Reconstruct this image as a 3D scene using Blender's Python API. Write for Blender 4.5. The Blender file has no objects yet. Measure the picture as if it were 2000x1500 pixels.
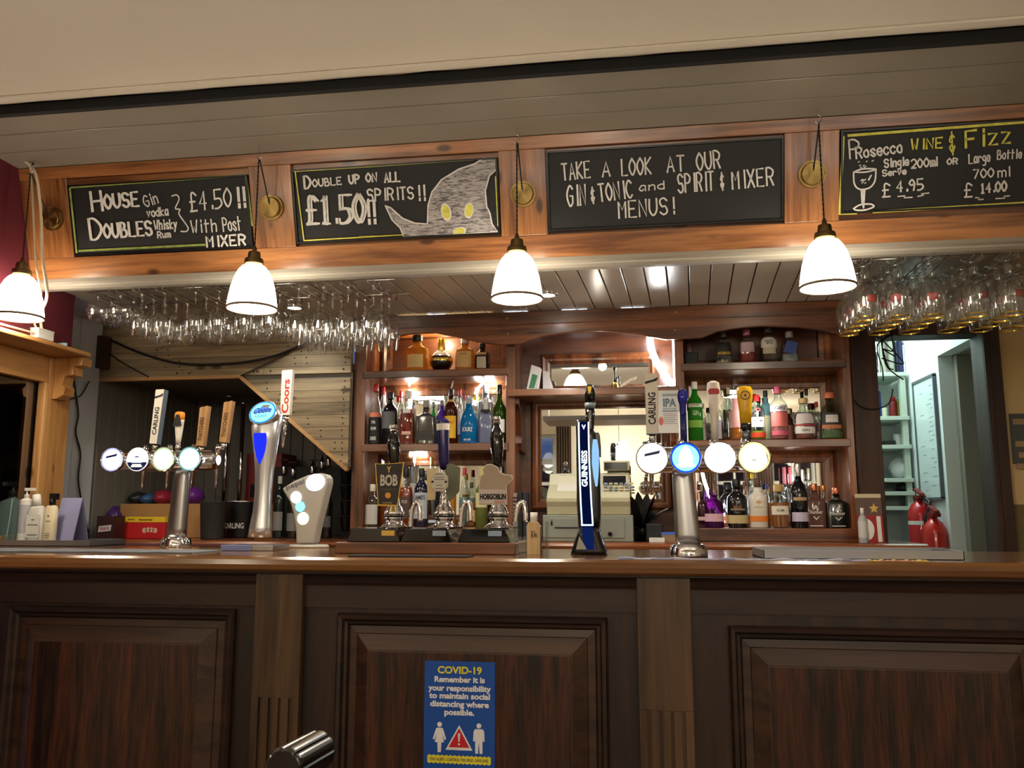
import bpy, bmesh, random
from math import *
from mathutils import Vector, Matrix
random.seed(7)
S = bpy.context.scene
COL = S.collection
# ---------------------------------------------------------------- camera
F, PITCH, YAW, EYE = 1665.0, radians(8.54), radians(8.5), 1.23
cd = bpy.data.cameras.new('camera'); cam = bpy.data.objects.new('camera', cd); COL.objects.link(cam)
cd.sensor_fit = 'HORIZONTAL'; cd.sensor_width = 36.0; cd.lens = 36.0 * F / 2000.0
cd.clip_start = 0.05; cd.clip_end = 60
cam.location = (0, 0, EYE); cam.rotation_euler = (pi / 2 + PITCH, 0, YAW)
S.camera = cam
S.view_settings.view_transform = 'Standard'; S.view_settings.look = 'None'
S.view_settings.exposure = 0.12; S.view_settings.gamma = 1.0; S.view_settings.use_curve_mapping = False
S.cycles.max_bounces = 7; S.cycles.diffuse_bounces = 3; S.cycles.glossy_bounces = 5; S.cycles.transmission_bounces = 6; S.cycles.transparent_max_bounces = 28
S.cycles.use_adaptive_sampling = True; S.cycles.adaptive_threshold = .05
S.cycles.caustics_reflective = False; S.cycles.caustics_refractive = False
# ---------------------------------------------------------------- world, added room fill and stock room light
W = bpy.data.worlds.new('dusk'); S.world = W; W.use_nodes = True
bg = W.node_tree.nodes['Background']; bg.inputs[0].default_value = (0.12, 0.20, 0.45, 1); bg.inputs[1].default_value = 0.6

def light(name, kind, loc, energy, col=(1, .86, .66), size=.1, rot=(0, 0, 0), spot=None, sy=None, blend=.6):
    l = bpy.data.lights.new(name, kind); l.energy = energy; l.color = col
    if kind == 'AREA':
        l.size = size
        if sy: l.shape = 'RECTANGLE'; l.size_y = sy
    else:
        l.shadow_soft_size = size
    if spot: l.spot_size = spot; l.spot_blend = blend
    o = bpy.data.objects.new(name, l); o.location = loc; o.rotation_euler = rot; COL.objects.link(o); return o
WARM = (1.0, .88, .70)
COOL = (.80, 1.0, .97)
FILL_LAMPS = [(-1.5, -.5), (.3, -.7), (1.9, -.4), (-1.3, -2.4), (.6, -2.5), (2.1, -2.3)]
for lx, ly in FILL_LAMPS:
    light('room_fill_light', 'POINT', (lx, ly, 1.93), 6 if ly > -1 else 34, WARM, .07)  # ambient fill from lamps added behind the viewer
for ux in (-1.7, -.3, 1.2):
    light('fill_uplight', 'AREA', (ux, .75, 2.02), 7.2, (1, .95, .90), .9, rot=(pi, 0, 0), sy=.5)  # upward fill added out of view to brighten the ceiling
for wx_, wy_ in ((-2.1, -.6), (-2.1, .7)):
    light('wall_fill_light', 'POINT', (wx_, wy_, 1.95), 8, WARM, .08)  # fill added out of view to brighten the left wall
light('wall_fill_light', 'POINT', (-.25, -2.7, 1.95), 40, (1, .95, .86), .08)  # added fill that whitens the rear wall in the mirrors
light('wall_fill_light', 'POINT', (1.55, -2.8, 2.1), 30, (1, .95, .86), .08)  # added fill that brightens the right-hand mirrors
light('kitchen_ceiling_light', 'AREA', (1.15, 4.9, 2.44), 12, COOL, .5, sy=.9)
# ---------------------------------------------------------------- pixel geometry of the survey (photo frame 2000 x 1500)
_f = Vector((-sin(YAW) * cos(PITCH), cos(YAW) * cos(PITCH), sin(PITCH)))
_r = Vector((cos(YAW), sin(YAW), 0)); _u = _r.cross(_f); EYEP = Vector((0, 0, EYE))
def ray(x, y): return _f * F + _r * (x - 1000) + _u * (750 - y)
def at(x, y, Y): d = ray(x, y); return EYEP + d * (Y / d.y)
def az(x, y, Z): d = ray(x, y); return EYEP + d * ((Z - EYE) / d.z)
def axx(x, y, X): d = ray(x, y); return EYEP + d * (X / d.x)
def sc(p): return (Vector(p) - EYEP).dot(_f) / F

# ---------------------------------------------------------------- materials
def lin(c):
    return tuple((v / 255 / 12.92 if v / 255 <= .04045 else ((v / 255 + .055) / 1.055) ** 2.4) for v in c) + (1,)
_mats = {}
def M(name, col=(128, 128, 128), rough=.5, metal=0., emit=0., spec=.5, trans=0., ior=1.45, coat=0., ecol=None, noise=0., nscale=20.):
    if name in _mats: return _mats[name]
    m = bpy.data.materials.new(name); m.use_nodes = True; n = m.node_tree.nodes; b = n['Principled BSDF']
    b.inputs['Base Color'].default_value = lin(col); b.inputs['Roughness'].default_value = rough
    b.inputs['Metallic'].default_value = metal; b.inputs['Specular IOR Level'].default_value = spec
    b.inputs['Transmission Weight'].default_value = trans; b.inputs['IOR'].default_value = ior
    b.inputs['Coat Weight'].default_value = coat
    if emit: b.inputs['Emission Color'].default_value = lin(ecol or col); b.inputs['Emission Strength'].default_value = emit
    if noise:
        L = m.node_tree.links
        tc = n.new('ShaderNodeTexCoord'); nz = n.new('ShaderNodeTexNoise'); nz.inputs['Scale'].default_value = nscale; nz.inputs['Detail'].default_value = 6
        mx = n.new('ShaderNodeMix'); mx.data_type = 'RGBA'
        mx.inputs[6].default_value = lin(tuple(max(0, v * (1 - noise)) for v in col)); mx.inputs[7].default_value = lin(tuple(min(255, v * (1 + noise)) for v in col))
        L.new(tc.outputs['Object'], nz.inputs['Vector']); L.new(nz.outputs['Fac'], mx.inputs[0]); L.new(mx.outputs[2], b.inputs['Base Color'])
    _mats[name] = m; return m

def wood(name, dark, light_, axis='x', scale=1., rough=.35, coat=.2, streak=.5, knots=False, fine=14.):
    if name in _mats: return _mats[name]
    m = bpy.data.materials.new(name); m.use_nodes = True; n = m.node_tree.nodes; L = m.node_tree.links; b = n['Principled BSDF']
    tc = n.new('ShaderNodeTexCoord'); mp = n.new('ShaderNodeMapping')
    s = {'x': (.9, fine, fine), 'y': (fine, .9, fine), 'z': (fine, fine, .9)}[axis]
    mp.inputs['Scale'].default_value = tuple(v * scale for v in s)
    L.new(tc.outputs['Object'], mp.inputs['Vector'])
    n1 = n.new('ShaderNodeTexNoise'); n1.inputs['Scale'].default_value = 1.3; n1.inputs['Detail'].default_value = 5; n1.inputs['Distortion'].default_value = .8
    n2 = n.new('ShaderNodeTexNoise'); n2.inputs['Scale'].default_value = 9; n2.inputs['Detail'].default_value = 4
    L.new(mp.outputs[0], n1.inputs['Vector']); L.new(mp.outputs[0], n2.inputs['Vector'])
    ad = n.new('ShaderNodeMath'); ad.operation = 'MULTIPLY_ADD'; ad.inputs[1].default_value = streak * .5
    L.new(n2.outputs['Fac'], ad.inputs[0]); L.new(n1.outputs['Fac'], ad.inputs[2])
    cr = n.new('ShaderNodeValToRGB'); cr.color_ramp.elements[0].position = .34 + streak * .25; cr.color_ramp.elements[1].position = .70 + streak * .25
    cr.color_ramp.elements[0].color = lin(dark); cr.color_ramp.elements[1].color = lin(light_)
    L.new(ad.outputs[0], cr.inputs[0]); out = cr.outputs[0]
    if knots:
        vo = n.new('ShaderNodeTexVoronoi'); vo.inputs['Scale'].default_value = 1.0
        mk = n.new('ShaderNodeMapping'); ks = {'x': (4, 9, 9), 'y': (9, 4, 9), 'z': (9, 9, 4)}[axis]; mk.inputs['Scale'].default_value = ks
        L.new(tc.outputs['Object'], mk.inputs['Vector']); L.new(mk.outputs[0], vo.inputs['Vector'])
        kr = n.new('ShaderNodeValToRGB'); kr.color_ramp.elements[0].position = .07; kr.color_ramp.elements[1].position = .14
        kr.color_ramp.elements[0].color = (.25, .2, .15, 1); kr.color_ramp.elements[1].color = (1, 1, 1, 1)
        L.new(vo.outputs['Distance'], kr.inputs[0])
        mu = n.new('ShaderNodeMix'); mu.data_type = 'RGBA'; mu.blend_type = 'MULTIPLY'; mu.inputs[0].default_value = 1
        L.new(out, mu.inputs[6]); L.new(kr.outputs[0], mu.inputs[7]); out = mu.outputs[2]
    L.new(out, b.inputs['Base Color'])
    b.inputs['Roughness'].default_value = rough; b.inputs['Coat Weight'].default_value = coat; b.inputs['Coat Roughness'].default_value = .15
    bp = n.new('ShaderNodeBump'); bp.inputs['Strength'].default_value = .12; bp.inputs['Distance'].default_value = .002
    L.new(ad.outputs[0], bp.inputs['Height']); L.new(bp.outputs[0], b.inputs['Normal'])
    _mats[name] = m; return m

def glass(name, tint=(255, 255, 255), refl=.10, rough=.02, edge=1.0):
    """thin clear glass: tinted see-through wall with a glossy, fresnel-weighted skin"""
    if name in _mats: return _mats[name]
    m = bpy.data.materials.new(name); m.use_nodes = True; n = m.node_tree.nodes; L = m.node_tree.links
    n.remove(n['Principled BSDF']); out = n['Material Output']
    t = n.new('ShaderNodeBsdfTransparent'); t.inputs[0].default_value = lin(tint)
    g = n.new('ShaderNodeBsdfGlossy'); g.inputs['Roughness'].default_value = rough
    lw = n.new('ShaderNodeLayerWeight'); lw.inputs['Blend'].default_value = .35
    mth = n.new('ShaderNodeMath'); mth.operation = 'MULTIPLY_ADD'; mth.inputs[1].default_value = .45 * edge; mth.inputs[2].default_value = refl
    L.new(lw.outputs['Facing'], mth.inputs[0])
    pw = n.new('ShaderNodeMath'); pw.operation = 'MINIMUM'; pw.inputs[1].default_value = .85; L.new(mth.outputs[0], pw.inputs[0])
    mx = n.new('ShaderNodeMixShader'); L.new(pw.outputs[0], mx.inputs[0]); L.new(t.outputs[0], mx.inputs[1]); L.new(g.outputs[0], mx.inputs[2])
    L.new(mx.outputs[0], out.inputs[0]); _mats[name] = m; return m

def liquid(name, col, clear=.5):
    if name in _mats: return _mats[name]
    m = bpy.data.materials.new(name); m.use_nodes = True; n = m.node_tree.nodes; L = m.node_tree.links
    b = n['Principled BSDF']; b.inputs['Base Color'].default_value = lin(col); b.inputs['Roughness'].default_value = .08
    t = n.new('ShaderNodeBsdfTransparent'); t.inputs[0].default_value = lin(col)
    mx = n.new('ShaderNodeMixShader'); mx.inputs[0].default_value = clear
    L.new(b.outputs[0], mx.inputs[1]); L.new(t.outputs[0], mx.inputs[2]); L.new(mx.outputs[0], n['Material Output'].inputs[0]); _mats[name] = m; return m

def emis(name, col, strength):
    if name in _mats: return _mats[name]
    m = bpy.data.materials.new(name); m.use_nodes = True; n = m.node_tree.nodes; n.remove(n['Principled BSDF'])
    e = n.new('ShaderNodeEmission'); e.inputs[0].default_value = lin(col); e.inputs[1].default_value = strength
    m.node_tree.links.new(e.outputs[0], n['Material Output'].inputs[0]); _mats[name] = m; return m

# ---------------------------------------------------------------- mesh helpers
class MB:
    def __init__(s): s.v = []; s.f = []; s.sm = []
    def add(s, vs, fs, smooth=False):
        o = len(s.v); s.v += [tuple(p) for p in vs]; s.f += [tuple(i + o for i in f) for f in fs]; s.sm += [smooth] * len(fs); return s
    def box(s, x0, y0, z0, x1, y1, z1):
        vs = [(x0, y0, z0), (x1, y0, z0), (x1, y1, z0), (x0, y1, z0), (x0, y0, z1), (x1, y0, z1), (x1, y1, z1), (x0, y1, z1)]
        return s.add(vs, [(3, 2, 1, 0), (4, 5, 6, 7), (0, 1, 5, 4), (1, 2, 6, 5), (2, 3, 7, 6), (3, 0, 4, 7)])
    def prism(s, poly, a0, a1, plane='xz', M4=None):
        """polygon extruded along the third axis between a0 and a1"""
        def P(p, a): return {'xz': (p[0], a, p[1]), 'xy': (p[0], p[1], a), 'yz': (a, p[0], p[1])}[plane]
        n = len(poly); vs = [P(p, a0) for p in poly] + [P(p, a1) for p in poly]
        if M4: vs = [M4 @ Vector(v) for v in vs]
        fs = [tuple(range(n)), tuple(range(2 * n - 1, n - 1, -1))] + [(i, i + n, (i + 1) % n + n, (i + 1) % n) for i in range(n)]
        return s.add(vs, fs)
    def lathe(s, prof, n=24, c=(0, 0, 0), ratio=1., sq=2., M4=None, cap=True):
        vs = []; fs = []; pf = [prof[0]]; gaps = set()
        for i in range(1, len(prof)):
            pf.append(prof[i])
            if i < len(prof) - 1:
                a, b = Vector(prof[i]) - Vector(prof[i - 1]), Vector(prof[i + 1]) - Vector(prof[i])
                if a.length > 1e-7 and b.length > 1e-7 and a.angle(b) > .7: gaps.add(len(pf) - 1); pf.append(prof[i])   # crisp turned edge
        prof = pf
        for r, z in prof:
            for k in range(n):
                a = 2 * pi * k / n; ca, sa = cos(a), sin(a)
                x = copysign(abs(ca) ** (2 / sq), ca) * r; y = copysign(abs(sa) ** (2 / sq), sa) * r * ratio
                p = Vector((x + c[0], y + c[1], z + c[2])); vs.append(M4 @ p if M4 else p)
        for i in range(len(prof) - 1):
            if i in gaps: continue
            for k in range(n):
                k2 = (k + 1) % n; fs.append((i * n + k, i * n + k2, (i + 1) * n + k2, (i + 1) * n + k))
        s.add(vs, fs, True)
        o = len(s.v) - len(vs)
        if cap:
            if prof[0][0] > 1e-5: s.f.append(tuple(o + k for k in range(n - 1, -1, -1))); s.sm.append(False)
            if prof[-1][0] > 1e-5: s.f.append(tuple(o + (len(prof) - 1) * n + k for k in range(n))); s.sm.append(False)
        return s
    def cyl(s, p0, p1, r0, r1=None, n=16):
        p0, p1 = Vector(p0), Vector(p1); d = p1 - p0; q = d.to_track_quat('Z', 'Y').to_matrix().to_4x4()
        return s.lathe([(r0, 0), (r0 if r1 is None else r1, d.length)], n, M4=Matrix.Translation(p0) @ q)
    def tube(s, pts, r, n=8, close=False):
        pts = [Vector(p) for p in pts]; m = len(pts); vs = []; fs = []; ref = None
        for i, p in enumerate(pts):
            t = (pts[min(i + 1, m - 1)] - pts[max(i - 1, 0)])
            if t.length < 1e-9: t = Vector((0, 0, 1))
            t.normalize()
            if ref is None: ref = Vector((0, 0, 1)) if abs(t.z) < .9 else Vector((1, 0, 0))
            a = (ref - t * ref.dot(t)).normalized(); b = t.cross(a); ref = a
            rr = r[i] if isinstance(r, (list, tuple)) else r
            vs += [p + a * (cos(2 * pi * k / n) * rr) + b * (sin(2 * pi * k / n) * rr) for k in range(n)]
        for i in range(m - 1):
            for k in range(n):
                k2 = (k + 1) % n; fs.append((i * n + k, i * n + k2, (i + 1) * n + k2, (i + 1) * n + k))
        s.add(vs, fs, True); o = len(s.v) - len(vs)
        s.f += [tuple(o + k for k in range(n - 1, -1, -1)), tuple(o + (m - 1) * n + k for k in range(n))]; s.sm += [False, False]
        return s
    def loft(s, rings, cap=True, smooth=True):
        n = len(rings[0]); vs = [p for r in rings for p in r]; fs = []
        for i in range(len(rings) - 1):
            for k in range(n):
                k2 = (k + 1) % n; fs.append((i * n + k, i * n + k2, (i + 1) * n + k2, (i + 1) * n + k))
        s.add(vs, fs, smooth); o = len(s.v) - len(vs)
        if cap: s.f += [tuple(o + k for k in range(n - 1, -1, -1)), tuple(o + (len(rings) - 1) * n + k for k in range(n))]; s.sm += [False, False]
        return s
    def mitre(s, x0, z0, x1, z1, prof, cap=False):
        """mitred rectangular moulding in the xz plane: profile of (inset, y)"""
        vs = []; fs = []
        for d, y in prof: vs += [(x0 + d, y, z0 + d), (x1 - d, y, z0 + d), (x1 - d, y, z1 - d), (x0 + d, y, z1 - d)]
        for i in range(len(prof) - 1):
            for k in range(4):
                k2 = (k + 1) % 4; fs.append((i * 4 + k, i * 4 + k2, (i + 1) * 4 + k2, (i + 1) * 4 + k))
        if cap: e = (len(prof) - 1) * 4; fs.append((e, e + 1, e + 2, e + 3))
        return s.add(vs, fs)
    def xform(s, M4): s.v = [tuple(M4 @ Vector(p)) for p in s.v]; return s
    def build(s, name, mat, parent=None, loc=None, rot=None, bevel=0., seg=2):
        me = bpy.data.meshes.new(name); me.from_pydata(s.v, [], s.f); me.validate()
        if len(me.polygons) == len(s.sm): me.polygons.foreach_set('use_smooth', s.sm)
        bm = bmesh.new(); bm.from_mesh(me); bmesh.ops.recalc_face_normals(bm, faces=bm.faces); bm.to_mesh(me); bm.free()
        me.materials.append(mat); me.update()
        o = bpy.data.objects.new(name, me); COL.objects.link(o)
        if parent: o.parent = parent
        if loc is not None: o.location = loc
        if rot is not None: o.rotation_euler = rot
        if bevel:
            b = o.modifiers.new('bevel', 'BEVEL'); b.width = bevel; b.segments = seg; b.limit_method = 'ANGLE'; b.angle_limit = radians(40)
        return o

def tag(o, label, cat, group=None, kind=None):
    if label: o['label'] = label
    if cat: o['category'] = cat
    if group: o['group'] = group
    if kind: o['kind'] = kind
    return o
def thing(name, label, cat, loc=(0, 0, 0), rotz=0, group=None, rot=None):
    o = bpy.data.objects.new(name, None); o.empty_display_size = .05; COL.objects.link(o); o.location = loc
    o.rotation_euler = rot if rot else (0, 0, rotz); return tag(o, label, cat, group)
def struct(o, label=None, cat=None):
    o['kind'] = 'structure'; return tag(o, label, cat)
def dup(root, loc, rotz=None, label=None, group=None):
    r = root.copy(); COL.objects.link(r); r.location = loc
    if rotz is not None: r.rotation_euler = (0, 0, rotz)
    if label: r['label'] = label
    if group: r['group'] = group
    for ch in root.children:
        c = ch.copy(); COL.objects.link(c); c.parent = r
        for g in ch.children:
            d = g.copy(); COL.objects.link(d); d.parent = c
    return r

# printed lettering -> flat mesh in the xz plane facing -y, fitted into w x h around centre c
_curve = None
def txt(s, parent, mat, c, w=None, h=None, rot=0., bold=0., cyl=None, name='lettering', tiltx=0., rotz=0., shear=0., sp=1.):
    cu = bpy.data.curves.new('lettering_curve', 'FONT'); cu.body = s; cu.size = 1; cu.offset = bold; cu.align_x = 'CENTER'; cu.shear = shear; cu.resolution_u = 3; cu.space_character = sp
    t = bpy.data.objects.new('lettering_curve', cu); COL.objects.link(t)
    dg = bpy.context.evaluated_depsgraph_get(); dg.update()
    me = bpy.data.meshes.new_from_object(t.evaluated_get(dg)); bpy.data.objects.remove(t); bpy.data.curves.remove(cu)
    if not len(me.vertices): return None
    xs = [v.co.x for v in me.vertices]; ys = [v.co.y for v in me.vertices]
    cx, cy = (min(xs) + max(xs)) / 2, (min(ys) + max(ys)) / 2; bw, bh = max(xs) - min(xs), max(ys) - min(ys)
    kx = w / bw if w else h / bh; ky = h / bh if h else kx
    cr, sr = cos(rot), sin(rot)
    for v in me.vertices:
        x, y = (v.co.x - cx) * kx, (v.co.y - cy) * ky
        x, y = x * cr - y * sr, x * sr + y * cr
        v.co = (cyl * sin(x / cyl), cyl - cyl * cos(x / cyl), y) if cyl else (x, 0, y)
    me.name = name; me.materials.clear(); me.materials.append(mat)
    o = bpy.data.objects.new(name, me); COL.objects.link(o); o.parent = parent; o.location = c; o.rotation_euler = (tiltx, 0, rotz); return o
def disc_poly(cx, cy, rx, ry=None, n=24, a0=0., tilt=0.):
    ry = ry or rx; ct, st = cos(tilt), sin(tilt); out = []
    for k in range(n):
        a = a0 + 2 * pi * k / n; x, y = rx * cos(a), ry * sin(a); out.append((cx + x * ct - y * st, cy + x * st + y * ct))
    return out
def flat(poly, y, name, mat, parent, th=.0008, loc=None):
    return MB().prism(poly, y, y - th).build(name, mat, parent, loc)
def smooth_path(pts, k=6):
    P = [Vector(p) for p in pts]; out = []
    for i in range(len(P) - 1):
        p0, p1, p2, p3 = P[max(i - 1, 0)], P[i], P[i + 1], P[min(i + 2, len(P) - 1)]
        for j in range(k):
            t = j / k; out.append(.5 * ((2 * p1) + (p2 - p0) * t + (2 * p0 - 5 * p1 + 4 * p2 - p3) * t * t + (3 * p1 - p0 - 3 * p2 + p3) * t ** 3))
    return out + [P[-1]]
# ================================================================ THE ROOM
CREAM = M('cream_plaster', (222, 212, 194), .85, noise=.02, nscale=3)
MAROON = M('maroon_paint', (92, 24, 38), .7)
GREYB = M('grey_board_paint', (138, 131, 119), .38, noise=.05, nscale=6)
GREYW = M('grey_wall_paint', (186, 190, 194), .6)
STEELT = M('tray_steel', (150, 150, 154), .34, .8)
DARKG = M('shaded_grey_boards', (112, 108, 100), .6)  # darker copy of the wall grey, alcove shade put into its colour
BLACK = M('black_gap', (12, 11, 10), .8)
PINE = wood('honey_pine', (104, 60, 30), (186, 124, 72), 'x', 1., .28, .4, .7, True)
PINEZ = wood('honey_pine_upright', (104, 60, 30), (182, 122, 70), 'z', 1., .28, .4, .7, True)
YPINE = wood('yellow_pine', (158, 104, 54), (208, 158, 98), 'z', 1., .35, .3, .6, True)
YPINEY = wood('yellow_pine_rail', (150, 98, 50), (204, 152, 92), 'y', 1., .35, .3, .6)
PALLET = wood('pallet_planks', (118, 98, 70), (182, 158, 118), 'x', 1., .7, 0, .7, True)
MAHX = wood('mahogany_rail', (60, 31, 17), (142, 86, 50), 'x', 1., .3, .4, .6)
MAHZ = wood('mahogany_upright', (60, 31, 17), (146, 88, 52), 'z', 1., .3, .4, .6)
MAHY = wood('mahogany_depth', (58, 33, 20), (136, 86, 54), 'y', 1., .3, .4, .6)
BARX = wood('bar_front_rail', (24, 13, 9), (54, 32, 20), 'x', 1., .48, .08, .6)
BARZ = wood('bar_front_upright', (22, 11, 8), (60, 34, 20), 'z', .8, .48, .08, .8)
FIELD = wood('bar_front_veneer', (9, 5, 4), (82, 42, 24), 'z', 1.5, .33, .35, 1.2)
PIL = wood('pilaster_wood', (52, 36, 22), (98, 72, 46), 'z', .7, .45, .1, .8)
TOPW = wood('bar_top_wood', (96, 62, 34), (146, 102, 60), 'x', .6, .2, .6, .5)
DKW = wood('dark_stained_wood', (36, 20, 14), (72, 42, 28), 'z', 1., .6, .05, .7)
DKWX = wood('dark_stained_rail', (36, 20, 14), (72, 42, 28), 'x', 1., .4, .2, .7)
CHROME = M('chrome', (225, 225, 228), .06, 1)
STEEL = M('brushed_steel', (170, 170, 172), .28, 1)
BRASS = M('brushed_brass', (152, 128, 78), .33, 1)
_n = BRASS.node_tree; _t = _n.nodes.new('ShaderNodeTangent'); _t.direction_type = 'RADIAL'; _t.axis = 'Y'
_n.links.new(_t.outputs[0], _n.nodes['Principled BSDF'].inputs['Tangent']); _n.nodes['Principled BSDF'].inputs['Anisotropic'].default_value = .85
DBRASS = M('aged_brass', (112, 92, 60), .4, 1)
BLK = M('black_plastic', (14, 14, 15), .3)
BLKG = M('black_gloss', (8, 8, 9), .08, coat=.6)
WHITE = M('white_plastic', (228, 226, 220), .4)
PAPER = M('white_paper', (232, 232, 228), .7)
CREAMW = M('cream_sleeve', (226, 206, 160), .6)
INK = M('black_ink', (18, 18, 20), .6)
CHALK = M('white_chalk', (218, 216, 212), .9, noise=.12, nscale=60)
YCHALK = M('yellow_chalk', (206, 200, 92), .9, noise=.25, nscale=50)
GCHALK = M('green_chalk', (132, 146, 70), .9, noise=.35, nscale=50)
SLATE = M('blackboard_paint', (26, 27, 28), .55, noise=.25, nscale=5)
MIRROR = M('mirror_glass', (232, 234, 232), .015, 1)
REDP = M('red_plastic', (186, 30, 34), .4)
CABLE = M('black_cable', (16, 15, 15), .5)
WCABLE = M('white_cable', (226, 210, 180), .5)

fl = MB().box(-2.7, -3.4, -.05, 2.8, 6.0, 0).build('floor', wood('floor_boards', (70, 44, 26), (118, 78, 46), 'x', .5)); struct(fl)
struct(MB().box(-2.7, -3.4, 2.55, 2.8, 2.362, 2.65).build('ceiling', CREAM))
struct(MB().box(-2.7, 2.362, 2.6, 2.8, 4.1, 2.65).build('ceiling', BLACK))
struct(MB().box(-2.7, 2.340, 2.546, 2.8, 2.366, 2.549).build('trim_1', BLACK))
# ragged plaster lip
mb = MB(); lip = [(-2.7 + .1 * i, 2.338 + random.uniform(-.004, .004)) for i in range(56)]
mb.prism([(x, y) for x, y in lip] + [(2.8, 2.30), (-2.7, 2.30)], 2.543, 2.551, 'xy'); struct(mb.build('trim_2', CREAM))
# grey boarded soffit above the bar (boards run along the bar)
mb = MB()
for y0, y1 in ((2.368, 2.50), (2.503, 2.635), (2.638, 2.85)): mb.box(-2.7, y0, 2.52, 2.8, y1, 2.55)
struct(mb.build('trim_3', GREYB, bevel=.003))
struct(MB().box(-2.7, 2.350, 2.515, 2.8, 2.372, 2.545).build('trim_4', BLACK))
# leaning pine fascia: local x along bar, z up the slope, -y outwards
TILT = atan2(.12, .41); FB = Vector((0, 2.90, 2.112)); FH = sqrt(.12 ** 2 + .415 ** 2)
FM = Matrix.Translation(FB) @ Matrix.Rotation(TILT, 4, 'X'); FN = (FM.to_3x3() @ Vector((0, -1, 0)))
def fpx(px, py, off=0.):
    d = ray(px, py); o = FB + FN * off; t = (o - EYEP).dot(FN) / d.dot(FN); q = FM.inverted() @ (EYEP + d * t); return q.x, q.z
def ftag(o): o.location = FB; o.rotation_euler = (TILT, 0, 0); return o
ztop = .31
boards = {'house': ((135, 364), (486, 340), (497, 487), (150, 497)), 'double': ((570, 332), (972, 308), (978, 458), (583, 475)),
          'look': ((1067, 298), (1530, 267), (1528, 430), (1073, 453)), 'fizz': ((1643, 258), (2080, 227), (2072, 394), (1638, 422))}
BR = {}
for k, q in boards.items():
    p = [fpx(*c) for c in q]; BR[k] = ((p[0][0] + p[3][0]) / 2, (p[2][1] + p[3][1]) / 2, (p[1][0] + p[2][0]) / 2, (p[0][1] + p[1][1]) / 2)
zb = min(b[1] for b in BR.values()) - .004; zt = max(b[3] for b in BR.values()) + .004
o = ftag(MB().box(-2.31, .012, 0, 2.7, .03, FH).build('trim_5', PINE)); struct(o)
struct(ftag(MB().box(-2.31, -.012, zt, 2.7, .014, FH - .006).build('trim_6', PINE, bevel=.002)))
struct(ftag(MB().box(-2.31, -.012, 0, 2.7, .014, zb).build('trim_7', PINE, bevel=.002)))
xs = [-2.31]
for k in ('house', 'double', 'look', 'fizz'): xs += [BR[k][0] - .004, BR[k][2] + .004]
xs.append(2.7)
for i in range(0, len(xs), 2):
    struct(ftag(MB().box(xs[i], -.010, zb, xs[i + 1], .014, zt).build('trim_%d' % (8 + i // 2), PINEZ, bevel=.002)))
# grey cornice moulding under the fascia
prof = [(2.900, 2.118), (2.885, 2.115), (2.880, 2.100), (2.892, 2.094), (2.893, 2.088), (2.905, 2.080), (2.925, 2.078), (2.945, 2.082), (2.955, 2.13), (2.93, 2.14)]
struct(MB().prism(prof, -2.31, 2.7, 'yz').build('trim_14', M('grey_moulding_paint', (168, 162, 150), .28)))
# low boarded ceiling over the server's side, boards run front to back, a little askew
mb = MB(); sk = tan(radians(3.4)); bw = .0815
for i in range(-3, 66):
    x0 = -2.75 + i * bw; e = .0022
    def q(x, y): return (x + sk * (y - 2.95), y)
    mb.prism([q(x0 + e, 2.94), q(x0 + bw - e, 2.94), q(x0 + bw - e, 4.02), q(x0 + e, 4.02)], 2.12, 2.135, 'xy')
struct(mb.build('ceiling', M('grey_ceiling_gloss', (184, 174, 158), .26, noise=.05, nscale=6), bevel=.002))
struct(MB().box(-2.8, 2.93, 2.134, 2.8, 4.02, 2.15).build('ceiling', BLACK))
# walls
struct(MB().box(-2.41, 1.5, 1.895, -2.31, 3.15, 2.55).build('wall_left', MAROON))
struct(MB().box(-2.41, 1.5, 0, -2.31, 2.28, 1.895).build('wall_left', MAROON)); struct(MB().box(-2.41, -3.4, 0, -2.31, 1.5, 2.55).build('wall_left', CREAM))
def tg(x0, y0, x1, y1, z0, z1, pitch, nx, ny, mat, name):
    L = hypot(x1 - x0, y1 - y0); n = max(1, round(L / pitch)); mb = MB(); ux, uy = (x1 - x0) / L, (y1 - y0) / L
    for i in range(n):
        a, b = i * L / n + .002, (i + 1) * L / n - .002
        P = [(x0 + ux * a, y0 + uy * a), (x0 + ux * b, y0 + uy * b), (x0 + ux * b + nx * .012, y0 + uy * b + ny * .012), (x0 + ux * a + nx * .012, y0 + uy * a + ny * .012)]
        mb.prism(P, z0, z1, 'xy')
    mb.prism([(x0 - nx * .03, y0 - ny * .03), (x1 - nx * .03, y1 - ny * .03), (x1, y1), (x0, y0)], z0, z1, 'xy')
    return struct(mb.build(name, mat, bevel=.0015))
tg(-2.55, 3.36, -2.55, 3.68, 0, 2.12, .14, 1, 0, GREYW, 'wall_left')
tg(-2.55, 3.70, -2.55, 4.62, 0, 1.90, .075, 1, 0, DARKG, 'wall_alcove_left')  # same grey wall running on, recess shade put into the colour
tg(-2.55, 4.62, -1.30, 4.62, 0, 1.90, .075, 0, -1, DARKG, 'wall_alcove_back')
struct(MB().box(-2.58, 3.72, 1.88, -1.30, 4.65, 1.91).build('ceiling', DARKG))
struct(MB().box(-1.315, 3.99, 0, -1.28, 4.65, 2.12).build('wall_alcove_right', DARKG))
struct(MB().box(-1.30, 4.0, 0, 1.06, 4.05, 2.6).build('wall_back', CREAM))
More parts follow.
